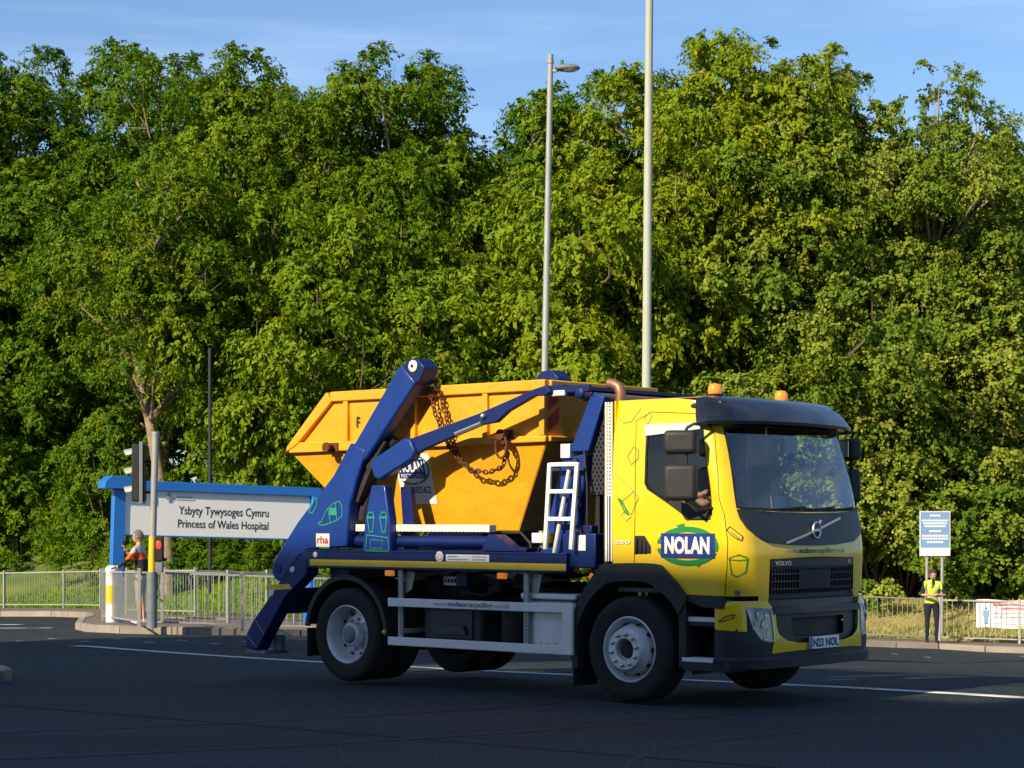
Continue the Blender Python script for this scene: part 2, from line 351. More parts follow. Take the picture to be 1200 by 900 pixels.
def text(s, mat, parent, org, right, up, w, h, name='lettering', ext=.001, bold=0, shear=0, label=None):
    "flat lettering fitted into a w by h box whose lower left corner is org"
    c = bpy.data.curves.new(name, 'FONT'); c.body = s; c.offset = bold; c.shear = shear; c.resolution_u = 3; c.size = 1
    t = bpy.data.objects.new('tmp', c); COL.objects.link(t); bpy.context.view_layer.update()
    me = bpy.data.meshes.new_from_object(t.evaluated_get(bpy.context.evaluated_depsgraph_get())); bpy.data.objects.remove(t)
    n = len(me.vertices); a = np.empty(n * 3); me.vertices.foreach_get('co', a); a = a.reshape(-1, 3)
    mn, mxx = a.min(0), a.max(0); r = Vector(right).normalized(); u = Vector(up).normalized(); nn = r.cross(u).normalized()
    q = (a - mn) / np.maximum(mxx - mn, 1e-6)
    P = np.array(org)[None] + q[:, 0:1] * w * np.array(r)[None] + q[:, 1:2] * h * np.array(u)[None]
    me.vertices.foreach_set('co', P.ravel()); me.update(); me.materials.clear(); me.materials.append(M(mat))
    o = bpy.data.objects.new(name, me); COL.objects.link(o); o.parent = parent; me.name = name
    if label: o['label'] = label
    return o
def subdiv(p, n=8):
    out = []
    for i in range(len(p)):
        a, b = p[i], p[(i + 1) % len(p)]
        out += [(a[0] + (b[0] - a[0]) * k / n, a[1] + (b[1] - a[1]) * k / n) for k in range(n)]
    return out
def ip(z, t): return float(np.interp(z, [a for a, b in t], [b for a, b in t]))

# ---------------------------------------------------------------- ground, road, pavement
def ground():
    xs = np.concatenate([[-900, -400, -180, -90, -60], np.arange(-42, 42.1, .7), [60, 90, 180, 400, 900]])
    ys = np.concatenate([[-300, -120, -60, -20], np.arange(0, 80.1, .7), [95, 130, 200, 400, 900, 1600]])
    V = [(x, y, G(x, y)) for y in ys for x in xs]; nx = len(xs)
    F = [(j * nx + i, j * nx + i + 1, (j + 1) * nx + i + 1, (j + 1) * nx + i) for j in range(len(ys) - 1) for i in range(nx - 1)]
    mb = MB(); mb.add(V, F); o = mb.build('ground', 'turf'); o['kind'] = 'structure'
ground()
def drape(name, poly, mat, off, step, kind='structure', parent=None, skirt=0):
    p = subdiv(poly, 4) if len(poly) < 60 else poly
    xs = [q[0] for q in p]; ys = [q[1] for q in p]
    ov, t = cdt([('a', p)], np.arange(min(xs) + step * .4, max(xs), step), np.arange(min(ys) + step * .4, max(ys), step))
    v3 = [(v.x, v.y, g0(v.x, v.y) + off) for v in ov]; tris = list(t['a'])
    if skirt:
        n = len(p); b = len(v3)
        for x, y in p: v3.append((x, y, g0(x, y) + off)); v3.append((x, y, g0(x, y) + off - skirt))
        for i in range(n):
            j = (i + 1) % n; tris.append((b + 2 * i, b + 2 * j, b + 2 * j + 1, b + 2 * i + 1))
    o = submesh(name, v3, tris, mat, parent)
    if skirt: o.data.polygons.foreach_set('use_smooth', [False] * len(o.data.polygons))
    if kind: o['kind'] = kind
    return o
back_in = [(x, y - .12) for x, y in BACK]
drape('road', [(-60, -25), (60, -25)] + [(60, 60), (40, 65)] + back_in[::-1][1:-1] + [(-60, 71)], 'asphalt', 0, 2.0)
# far pavement: kerb line traced from the photograph on the base ground
kp = [gp(88, 737.5), gp(100, 740.5), gp(140, 742.3), gp(220, 743.5), gp(300, 744.8), gp(500, 748), gp(800, 752.5), gp(1000, 757), gp(1100, 761), gp(1210, 766), gp(1400, 775)]
side = [gp(-500, 724), gp(-150, 723.5), gp(0, 722.5), gp(60, 722.5), gp(100, 724), gp(104, 728), gp(92, 731.5)]
kerbline = side + kp
bk = [q for q in back_in if q[0] < kp[-1][0] + 2 and q[0] > -40]
pave = kerbline + [(kp[-1][0] + 1.5, kp[-1][1] + 2)] + bk[::-1]
drape('pavement', pave, 'paver', .125, 1.2, skirt=.0)
def kerb(line, name):
    mb = MB(); n = len(line)
    nr = []
    for i in range(n):
        a = Vector(line[max(0, i - 1)]); b = Vector(line[min(n - 1, i + 1)]); d = (b - a).normalized(); nr.append(Vector((-d.y, d.x)))
    for i in range(n - 1):
        (x0, y0), (x1, y1) = line[i], line[i + 1]; m = max(1, int(math.hypot(x1 - x0, y1 - y0) / .915))
        for k in range(m):
            P = []
            for t in (k / m + .006, (k + 1) / m - .006):
                x = x0 + (x1 - x0) * t; y = y0 + (y1 - y0) * t; q = nr[i].lerp(nr[i + 1], t).normalized() * .14; z = g0(x, y)
                P += [(x, y, z - .05), (x, y, z + .115), (x + q.x * .12, y + q.y * .12, z + .135), (x + q.x, y + q.y, z + .137), (x + q.x, y + q.y, z - .05)]
            mb.add(P, [(0, 5, 6, 1), (1, 6, 7, 2), (2, 7, 8, 3), (3, 8, 9, 4), (0, 1, 2, 3, 4), (9, 8, 7, 6, 5)])
    o = mb.build(name, 'kerb', smooth=False); o['kind'] = 'structure'; return o
kerb(kerbline, 'kerb')
isl = [(-7.6, 23.2), (-5.78, 23.15), (-5.55, 22.6), (-5.62, 21.9), (-6.0, 21.4), (-7.6, 20.6)]
drape('traffic_island', isl, 'paver', .12, .5, skirt=.14)
kerb([(p[0], p[1]) for p in isl][::-1], 'island_kerb')
def stripe_poly(a, b, w):
    a = Vector(a); b = Vector(b); d = (b - a).normalized(); n = Vector((-d.y, d.x)) * w / 2
    m = max(2, int((b - a).length)); A = [a.lerp(b, k / m) for k in range(m + 1)]
    return [tuple(p - n) for p in A] + [tuple(p + n) for p in reversed(A)]
drape('lane_line', stripe_poly(gp(88, 757), gp(1235, 820), .24), 'paint', .004, 1.0)
drape('give_way_line', stripe_poly(gp(-30, 736.5), gp(60, 736), .3), 'paint', .004, 1.0)
drape('give_way_line', stripe_poly(gp(-40, 732), gp(26, 732), .25), 'paint', .004, 1.0)
for i in range(34):
    px = -20 + i * 38; py = 745 + .019 * px if px > 150 else 744 + .004 * px + 3
    a = gp(px, py + 1.5 + (3 if i % 2 else 0)); drape('road_stud_mark', stripe_poly(a, (a[0] + .16, a[1] - .05), .12), 'paint', .005, 1.0)

# ---------------------------------------------------------------- lorry
TH = -.7181
lorry = empty('skip_lorry', (1.892, 20.356, 0), TH, 'yellow cabbed skip lorry with a blue lifting frame, driving right across the road', 'lorry')
PH = .15
class Sheet:
    def __init__(s, F, W, r, xr): s.F, s.W, s.r, s.xr = F, W, r, xr
    def par(s, z):
        F, W, r = ip(z, s.F), ip(z, s.W), ip(z, s.r); sp = math.sin(PH); Wf = W - r * (1 - sp); b = math.tan(PH) * Wf / 2
        return F, W, r, Wf, b, F - b - r * math.cos(PH), Wf - r * sp
    def P(s, u, z, off=0):
        F, W, r, Wf, b, cx, cy = s.par(z); sg = -1
        if u > 2.35: u = 4.7 - u; sg = 1
        if u <= 1: p = (s.xr + u * (cx - s.xr), W); n = (0, 1)
        elif u <= 1.35:
            a = PI / 2 - (u - 1) / .35 * (PI / 2 - PH); n = (math.cos(a), math.sin(a)); p = (cx + r * n[0], cy + r * n[1])
        else:
            y = Wf * (1 - (u - 1.35)); k = 2 * b * y / Wf / Wf; n = (1 / math.hypot(1, k), k / math.hypot(1, k)); p = (F - b * (y / Wf) ** 2, y)
        return (p[0] + n[0] * off, sg * (p[1] + n[1] * off), z)
    def N(s, u, z):
        e = 1e-3; u = min(max(u, e), 4.7 - e); a = Vector(s.P(u + e, z)) - Vector(s.P(u - e, z)); b = Vector(s.P(u, z + .02)) - Vector(s.P(u, z - .02)); n = a.cross(b).normalized(); return n
    def side(s, x, z, far=False):
        F, W, r, Wf, b, cx, cy = s.par(z)
        u = (x - s.xr) / (cx - s.xr) if x <= cx else 1 + .35 * min(1, math.asin(min(1, (x - cx) / r)) / (PI / 2 - PH))
        return (4.7 - u if far else u, z)
    def front(s, y, z):
        F, W, r, Wf, b, cx, cy = s.par(z); a = abs(y)
        if a <= Wf: u = 1.35 + 1 - a / Wf
        else:
            an = math.asin(min(1, (a - cy) / r)); u = 1 + .35 * (PI / 2 - an) / (PI / 2 - PH)
        return (u if y < 0 else 4.7 - u, z)
    def bbox_patch(s, name, poly, mat, off, parent, thick=.004, label=None, step=.07):
        p = subdiv(poly, 5); us = [q[0] for q in p]; zs = [q[1] for q in p]
        ov, t = cdt([('a', p)], np.arange(min(us), max(us), step), np.arange(min(zs), max(zs), step))
        return submesh(name, [s.P(v.x, v.y, off) for v in ov], t['a'], mat, parent, label=label, ns3=[s.N(v.x, v.y) for v in ov])
CAB = Sheet([(1.0, 1.35), (1.45, 1.36), (1.6, 1.34), (1.85, 1.27), (2.2, 1.18), (2.6, 1.06), (2.9, .95)],
            [(1.0, 1.13), (2.0, 1.14), (2.4, 1.13), (2.7, 1.10), (2.9, 1.06)], [(1.0, .30), (1.7, .26), (2.0, .21), (2.9, .19)], -.23)
S_, F_ = CAB.side, CAB.front
cab = empty('cab'); cab.parent = lorry
def cab_body():
    win = [S_(.16, 2.62), S_(.30, 2.645), S_(.76, 2.635), S_(.83, 2.60), S_(.88, 2.3), S_(.95, 1.80), S_(.90, 1.745), S_(.70, 1.745), S_(.44, 1.90), S_(.19, 2.04), S_(.155, 2.10)]
    far = [(4.7 - u, z) for u, z in win]
    ws = [F_(-.995, 2.62), F_(-1.01, 2.4), F_(-1.045, 1.86), F_(-1.0, 1.845), F_(-.5, 1.83), F_(0, 1.825), F_(.5, 1.83), F_(1.0, 1.845), F_(1.045, 1.86), F_(1.01, 2.4), F_(.995, 2.62), F_(.5, 2.68), F_(-.5, 2.68)]
    hood = [F_(-1.045, 1.85), F_(-1.03, 1.76), F_(-.985, 1.67), F_(-.90, 1.60), F_(-.74, 1.54), F_(-.4, 1.515), F_(0, 1.505), F_(.4, 1.515), F_(.74, 1.54), F_(.90, 1.60), F_(.985, 1.67), F_(1.03, 1.76), F_(1.045, 1.85), F_(.5, 1.822), F_(0, 1.815), F_(-.5, 1.822)]
    grille = [F_(-.73, 1.385), F_(-.74, .98), F_(.74, .98), F_(.73, 1.385), F_(0, 1.40)]
    lower = [S_(-.24, .9), S_(-.24, 1.29), S_(.31, 1.31), S_(.46, 1.22), S_(.64, 1.05), S_(1.1, 1.045), (1.35, 1.045), (1.35, .9)]
    lowerf = [(4.7 - u, z) for u, z in lower]
    def seam(a, b, w=.007):
        (x0, z0), (x1, z1) = a, b; l = math.hypot(x1 - x0, z1 - z0) or 1; nx, nz = -(z1 - z0) / l * w / 2, (x1 - x0) / l * w / 2
        return [(x0 + nx, z0 + nz), (x1 + nx, z1 + nz), (x1 - nx, z1 - nz), (x0 - nx, z0 - nz)]
    regs = [('cab_body', [(0, .93), (4.7, .93), (4.7, 2.9), (0, 2.9)])]
    for far_ in (0, 1):
        f = (lambda q: (4.7 - q[0], q[1])) if far_ else (lambda q: q)
        for a, b in ((S_(.03, 1.30), S_(.03, 2.70)), (S_(.03, 2.70), S_(.20, 2.78)), (S_(.20, 2.78), S_(.80, 2.74)), (S_(.80, 2.74), S_(.93, 2.55)), (S_(.93, 2.55), S_(1.02, 1.95)), (S_(1.02, 1.95), S_(1.07, 1.80)), (S_(1.07, 1.80), S_(1.075, 1.05))):
            regs.append(('seam', seam(f(a), f(b))))
    regs += [('hole', [(q[0], max(q[1], .93)) for q in lower]), ('hole', [(q[0], max(q[1], .93)) for q in lowerf]), ('hole', grille)]
    regs += [('frame', [(q[0] + (u_), q[1]) for q, u_ in zip(win, [0] * 20)]), ('frame_far', far), ('screen_edge', ws), ('hood', hood)]
    def shrink(p, k, dz):
        cx = sum(q[0] for q in p) / len(p); cz = sum(q[1] for q in p) / len(p)
        return [(cx + (q[0] - cx) * (1 - k), cz + (q[1] - cz) * (1 - dz)) for q in p]
    regs += [('side_window', shrink(win, .045, .05)), ('side_window_far', shrink(far, .045, .05)), ('windscreen', shrink(ws, .022, .07))]
    regs = [(n, subdiv(p, 6) if n not in ('seam',) else subdiv(p, 3)) for n, p in regs]
    ov, t = cdt(regs, np.concatenate([np.arange(.05, 1, .09), np.arange(1.0, 1.36, .05), np.arange(1.4, 3.35, .08), np.arange(3.35, 3.71, .05), np.arange(3.75, 4.7, .09)]), np.arange(1.0, 2.9, .08))
    P3 = lambda off: [CAB.P(v.x, v.y, off) for v in ov]
    NN = [CAB.N(v.x, v.y) for v in ov]
    body = submesh('cab_body', P3(0), t['cab_body'], 'yellow', cab, thick=.03, ns3=NN)
    submesh('panel_seam', P3(-.012), t['seam'], 'black', body, thick=.01, ns3=NN)
    submesh('window_frame', P3(-.004), t['frame'], 'black', body, thick=.02, ns3=NN); submesh('window_frame', P3(-.004), t['frame_far'], 'black', body, thick=.02, ns3=NN)
    submesh('windscreen_surround', P3(-.001), t['screen_edge'], 'black', body, thick=.02, ns3=NN)
    submesh('hood_panel', P3(.012), t['hood'], 'darkpanel', cab, thick=.03, label='dark grey bonnet panel under the windscreen', ns3=NN)
    submesh('windscreen', P3(-.006), t['windscreen'], 'glass', cab, ns3=NN)
    submesh('side_window', P3(-.012), t['side_window'], 'sideglass', cab, ns3=NN); submesh('side_window', P3(-.012), t['side_window_far'], 'sideglass', cab, ns3=NN)
    # roof skin and rear wall
    mb = MB(); us = np.linspace(0, 4.7, 80)
    rows = [[CAB.P(u, 2.9) for u in us], [tuple(np.array(CAB.P(u, 2.9, -.03)) + [0, 0, .008]) for u in us], [tuple(np.array(CAB.P(u, 2.9, -.14)) + [0, 0, .014]) for u in us]]
    for a in rows[1:]:
        for i, p in enumerate(a): a[i] = (max(p[0], CAB.xr), p[1], p[2])
    n = len(us); mb.add(sum(rows, []), [(j * n + i, j * n + i + 1, (j + 1) * n + i + 1, (j + 1) * n + i) for j in range(2) for i in range(n - 1)] + [tuple(range(2 * n, 3 * n))])
    mb.build('roof', 'yellow', cab)
    mb = MB(); mb.box(-.235, -.215, -1.10, 1.10, 1.25, 2.9); mb.build('rear_wall', 'yellow', cab)
    mb = MB(); mb.box(-.21, 1.2, -1.08, 1.08, 1.06, 1.10); mb.box(-.21, -.19, -1.05, 1.05, 1.1, 2.88); mb.box(-.19, .95, -1.0, 1.0, 2.84, 2.86)
    mb.build('cab_floor', 'interior', cab)
cab_body()
def cab_details():
    # sun visor: a lofted hood over the windscreen
    us = np.linspace(1.02, 3.68, 70); mb = MB(); rows = []
    for z, off, lift in ((2.665, .02, 0), (2.655, .14, -.0), (2.685, .155, 0), (2.74, .135, 0), (2.80, .10, 0), (2.86, .055, 0), (2.903, .005, .002), (2.92, -.08, .004), (2.926, -.20, .004), (2.928, -.40, .004)):
        row = []
        for u in us:
            e = 1 - min(1, min(u - 1.02, 3.68 - u) / .12); zz = min(z, 2.9); k = abs((u - 2.35) / 1.33)
            p = CAB.P(u, zz, off * (1 - .55 * e) if off > 0 else off); row.append((p[0], p[1], z - (.02 * k * k if z < 2.75 else .006 * k * k) + lift))
        rows.append(row)
    n = len(us); mb.add(sum(rows, []), [(j * n + i, j * n + i + 1, (j + 1) * n + i + 1, (j + 1) * n + i) for j in range(len(rows) - 1) for i in range(n - 1)])
    mb.add([r[0] for r in rows], [tuple(range(len(rows)))]); mb.add([r[-1] for r in rows], [tuple(reversed(range(len(rows))))])
    mb.build('sun_visor', 'visor', cab)
    # roof markers and orange beacons
    for x, y in ((.75, -.82), (.62, .50)):
        b = MB(); b.lathe([(.075, 0), (.078, .02), (.06, .03)], (x, y, 2.915), 'z', 20).build('beacon_base', 'black', lorry)
        b = MB(); b.lathe([(.062, .0), (.066, .03), (.062, .075), (.045, .10), (.001, .108)], (x, y, 2.935), 'z', 24).build('beacon', 'orange', lorry)
    MB().tube([(.36, .3, 2.95), (.33, .3, 3.05), (.24, .3, 3.30)], .006, 6).build('antenna', 'black', lorry)
    mb = MB(); mb.sphere(CAB.P(*S_(.72, 2.82), .0), .03, 8, (2.2, .5, .9)); mb.build('roof_marker_lamp', 'plastic', cab)
    # grille
    g = CAB.bbox_patch('grille', [F_(-.725, 1.38), F_(-.735, 1.0), F_(.735, 1.0), F_(.725, 1.38), F_(0, 1.395)], 'grillblack', -.03, cab, .03)
    mb = MB()
    for k in range(-16, 17):
        y = k * .043
        if abs(y) < .70: mb.bar(CAB.P(*F_(y, 1.29), -.012), CAB.P(*F_(y, 1.06), -.012), .014, .02)
    mb.build('grille_slats', 'black', g)
    mb = MB()
    for z in (1.02, 1.10, 1.17, 1.24): mb.tube([CAB.P(*F_(y, z), -.004) for y in np.linspace(-.69, .69, 21)], .008, 6)
    mb.build('grille_bars', 'plastic', g)
    CAB.bbox_patch('grille_centre', [F_(-.30, 1.28), F_(-.30, 1.10), F_(.24, 1.10), F_(.24, 1.28)], 'black', .006, g, .01)
    CAB.bbox_patch('grille_header', [F_(-.72, 1.385), F_(-.722, 1.31), F_(.722, 1.31), F_(.72, 1.385)], 'darkpanel', .002, g, .02)
    # text helper on the curved front: lay glyphs then wrap
    def wraptext(s, mat, y0, y1, z, h, off, bold=0, name='lettering', par=cab, label=None, slope=0):
        o = text(s, mat, par, (0, 0, 0), (1, 0, 0), (0, 1, 0), y1 - y0, h, name, bold=bold, label=label)
        for v in o.data.vertices:
            p = CAB.P(*F_(y0 + v.co.x, z + v.co.y + slope * v.co.x), off); v.co = p
        return o
    wraptext('VOLVO', 'alu', -.66, -.42, 1.325, .04, .007, .02, 'badge_lettering')
    wraptext('FL', 'alu', .60, .67, 1.33, .035, .007, .02, 'badge_lettering')
    wraptext('www.', 'inkgrey', -.50, -.30, 1.435, .034, .006, 0, 'web_address_lettering')
    wraptext('nolan', 'ink', -.29, -.05, 1.435, .05, .006, .02, 'web_address_lettering'); wraptext('recycling', 'green', -.045, .31, 1.42, .066, .006, .02, 'web_address_lettering'); wraptext('.co.uk', 'inkgrey', .32, .53, 1.435, .05, .006, 0, 'web_address_lettering')
    em = MB(); pts = [CAB.P(*F_(-.50 + 1.02 * t, 1.535 + .235 * t), .02) for t in np.linspace(0, 1, 14)]
    for a, b in zip(pts, pts[1:]): em.bar(a, b, .010, .02)
    em.build('emblem_bar', 'steel', cab)
    em = MB(); c0 = Vector(CAB.P(*F_(.0, 1.65), .03))
    em.tube([c0 + Vector((0, .062 * math.cos(a), .075 * math.sin(a))) for a in np.linspace(0, 2 * PI, 25)], .013, 8, False); em.tube([c0 + Vector((0, .045, .055)), c0 + Vector((0, .075, .095))], .012, 6)
    em.box(c0.x - .012, c0.x + .008, -.062, .062, 1.64, 1.665); em.build('emblem_ring', 'steel', cab)
    # wipers
    mb = MB()
    for y0, y1 in ((-.75, -.1), (-.2, .45), (.35, .85)):
        mb.tube([CAB.P(*F_(y0, 1.84), .02), CAB.P(*F_(y1, 1.875), .03)], .008, 6); mb.tube([CAB.P(*F_(y1 - .3, 1.855), .025), CAB.P(*F_(y1 + .1, 1.86), .025)], .006, 5)
    mb.build('wiper', 'black', cab)
    # mirrors
    for sg in (-1, 1):
        mb = MB(); a0 = (.93, sg * 1.12, 2.62); fx = 0 if sg < 0 else .12; mb.tube([a0, (.86 + fx, sg * 1.30, 2.64), (.80 + fx, sg * 1.34, 2.6)], .014, 8); mb.tube([(.95, sg * 1.13, 1.86), (.88 + fx, sg * 1.30, 1.84), (.80 + fx, sg * 1.34, 1.92)], .016, 8); mb.tube([(.80 + fx, sg * 1.34, 2.6), (.80 + fx, sg * 1.34, 1.92)], .014, 8)
        ma = mb.build('mirror_arm', 'black', lorry)
        for z0, z1, nm in ((2.36, 2.58, 'wide_mirror'), (1.925, 2.265, 'mirror')):
            b = MB(); b.box(-.07, .07, -.155, .155, z0, z1)
            mm = Matrix.Translation((.75 + fx, sg * 1.36, 0)) @ Matrix.Rotation(sg * R(62), 4, 'Z'); b.v = [tuple(mm @ Vector(v)) for v in b.v]
            o = b.build('mirror_housing', 'plastic', ma, bevel=.045); o.modifiers['bevel'].segments = 4
            g = MB(); g.box(-.077, -.071, -.12, .12, z0 + .03, z1 - .03); g.v = [tuple(mm @ Vector(v)) for v in g.v]; g.build('mirror_glass', 'lens', ma)
    # door handle, grab, window visor
    CAB.bbox_patch('handle_recess', [S_(.04, 1.60), S_(.16, 1.60), S_(.235, 1.50), S_(.235, 1.43), S_(.04, 1.42)], 'black', .003, cab, .01)
    MB().box(.05, .08, -1.165, -1.135, 1.44, 1.58).build('door_handle', 'plastic', cab, bevel=.008)
    MB().box(.11, .13, -1.155, -1.135, 1.43, 1.57).box(.16, .18, -1.155, -1.135, 1.43, 1.54).build('door_handle_grip', 'plastic', cab, bevel=.006)
    CAB.bbox_patch('window_deflector', [S_(.15, 2.66), S_(.80, 2.665), S_(.80, 2.60), S_(.15, 2.55)], 'tank', .014, cab, .006)
    CAB.bbox_patch('window_sill', [S_(.44, 1.91), S_(.70, 1.755), S_(.93, 1.755), S_(.93, 1.84), S_(.72, 1.86), S_(.55, 1.95)], 'plastic', .01, cab, .02)
    # white perforated strip at the rear edge
    mb = MB()
    for k in range(26):
        z = 1.98 + k * .035; mb.box(-.315, -.245, -1.135, -1.12, z, z + .017)
    mb.box(-.325, -.30, -1.135, -1.12, 1.35, 2.89); mb.box(-.288, -.275, -1.1352, -1.12, 1.35, 2.89); mb.box(-.255, -.236, -1.135, -1.12, 1.35, 2.89)
    mb.build('air_intake_grid', 'whitestrip', lorry)
    MB().box(-.325, -.236, -1.11, -.6, 1.35, 2.88).build('air_intake_duct', 'black', lorry)
    # door logo
    y = -1.141
    def ell(cx, cz, a, b, t0, t1, th, yy, mb, n=24):
        vs = []
        for i in range(n + 1):
            t = t0 + (t1 - t0) * i / n
            for k in (1 - th, 1 + th * .6): vs.append((cx + a * k * math.cos(t), yy, cz + b * (k + (k - 1) * .6) * math.sin(t)))
        mb.add(vs, [(2 * i, 2 * i + 2, 2 * i + 3, 2 * i + 1) for i in range(n)])
    mb = MB(); cx, cz = .665, 1.505
    ell(cx, cz, .335, .165, R(20), R(172), .12, y - .002, mb); ell(cx, cz, .335, .165, R(188), R(340), .12, y - .002, mb); ell(cx, cz, .335, .165, R(-16), R(18), .09, y - .002, mb)
    mb.add([(cx - .13, y - .003, cz + .195), (cx - .03, y - .003, cz + .215), (cx - .05, y - .003, cz + .135)], [(0, 1, 2)]); mb.add([(cx + .13, y - .003, cz - .195), (cx + .02, y - .003, cz - .135), (cx + .17, y - .003, cz - .13)], [(0, 1, 2)])
    lg = mb.build('door_logo_ring', 'green', cab, label='green ring of arrows round the name on the door')
    MB().box(cx - .305, cx + .315, y - .006, y - .003, cz - .11, cz + .12).build('door_logo_plate', 'stickblue', cab)
    text('NOLAN', 'white', cab, (cx - .26, y - .009, cz - .075), (1, 0, 0), (0, 0, 1), .52, .165, 'door_lettering', bold=.05)
    text('250', 'alu', cab, (-.20, y - .005, 1.52), (1, 0, 0), (0, 0, 1), .19, .035, 'model_lettering', bold=.02)
    # line drawings on the cab
    def ring(pts, r=.006, mb=None, close=True):
        pts = [Vector(p) for p in pts]; pts = pts + ([pts[0]] if close else [])
        for a, b in zip(pts, pts[1:]): mb.bar(a, b, r * 1.2, .003, up=(0, -1, 0))
        return mb
    def sp(lst, off=.004): return [CAB.P(*S_(a, b), off) for a, b in lst]
    mb = MB(); ring(sp([(-.20, 2.76), (-.12, 2.68), (-.02, 2.70), (.07, 2.82)]), .004, mb, False); ring(sp([(-.05, 2.36), (.02, 2.45), (.08, 2.42), (.08, 2.34), (.0, 2.28)]), .004, mb)
    ring(sp([(-.20, 2.20), (.04, 2.02), (.09, 1.96), (.0, 1.80), (-.12, 1.92), (.03, 2.02)]), .004, mb, False); ring(sp([(-.12, 1.80), (-.06, 1.84), (-.0, 1.78), (-.06, 1.74)]), .004, mb); ring(sp([(.12, 2.72), (.18, 2.78), (.22, 2.74), (.17, 2.66)]), .004, mb)
    mb.build('recycling_drawing', 'tealline', cab)
    mb = MB(); ring(sp([(-.155, 1.96), (-.07, 1.82), (-.03, 1.80), (-.11, 1.93)], .005), .012, mb); ring([CAB.P(1.13 + a, b, .005) for a, b in ((-.035, 1.40), (.04, 1.43), (.115, 1.40), (.10, 1.27), (.03, 1.225), (-.01, 1.25))], .009, mb)
    ring([CAB.P(1.13 + a, b, .005) for a, b in ((-.03, 1.385), (.04, 1.375), (.112, 1.385))], .007, mb, False); mb.build('cup_drawing', 'green', cab)
    mb = MB(); ring([CAB.P(1.13 + a, b, .005) for a, b in ((-.03, 1.66), (.0, 1.69), (.05, 1.64), (.09, 1.60), (.08, 1.56), (.04, 1.575), (-.01, 1.62))], .006, mb); ring([CAB.P(1.13 + a, b, .005) for a, b in ((-.0, 1.64), (.06, 1.58))], .004, mb, False)
    mb.build('bottle_drawing', 'ink', cab)
    # interior: dashboard, seats, wheel
    mb = MB(); mb.box(.78, 1.10, -1.02, 1.02, 1.55, 1.80); mb.box(.70, .85, -.85, -.35, 1.60, 1.86); mb.build('dashboard', 'interior', cab, bevel=.03)
    for y in (-.58, .58):
        mb = MB(); mb.box(.02, .48, y - .25, y + .25, 1.48, 1.62); mb.bar((.02, y, 1.6), (-.10, y, 2.22), .46, .12, up=(1, 0, 0)); mb.bar((-.09, y, 2.24), (-.12, y, 2.42), .26, .09, up=(1, 0, 0)); mb.build('seat', 'interior', cab, bevel=.03)
    mb = MB(); c = Vector((.70, -.58, 1.93)); ax = Vector((.45, 0, 1)).normalized(); e1 = Vector((0, 1, 0)); e2 = ax.cross(e1)
    mb.tube([c + (e1 * math.cos(a) + e2 * math.sin(a)) * .22 for a in np.linspace(0, 2 * PI, 31)], .014, 8, False)
    for a in (0, 2.1, 4.2): mb.tube([c, c + (e1 * math.cos(a) + e2 * math.sin(a)) * .22], .012, 6)
    mb.tube([c, c - ax * .25], .03, 8); mb.build('steering_wheel', 'plastic', cab)
    mb = MB(); mb.tube([(1.0, -.98, 1.84), (.92, -1.02, 2.2), (.86, -1.02, 2.45)], .012, 6); mb.box(.93, .99, .0, .22, 2.40, 2.56); mb.box(.95, 1.0, -.18, .0, 1.80, 1.98); mb.build('grab_rail', 'inkgrey', cab)
cab_details()
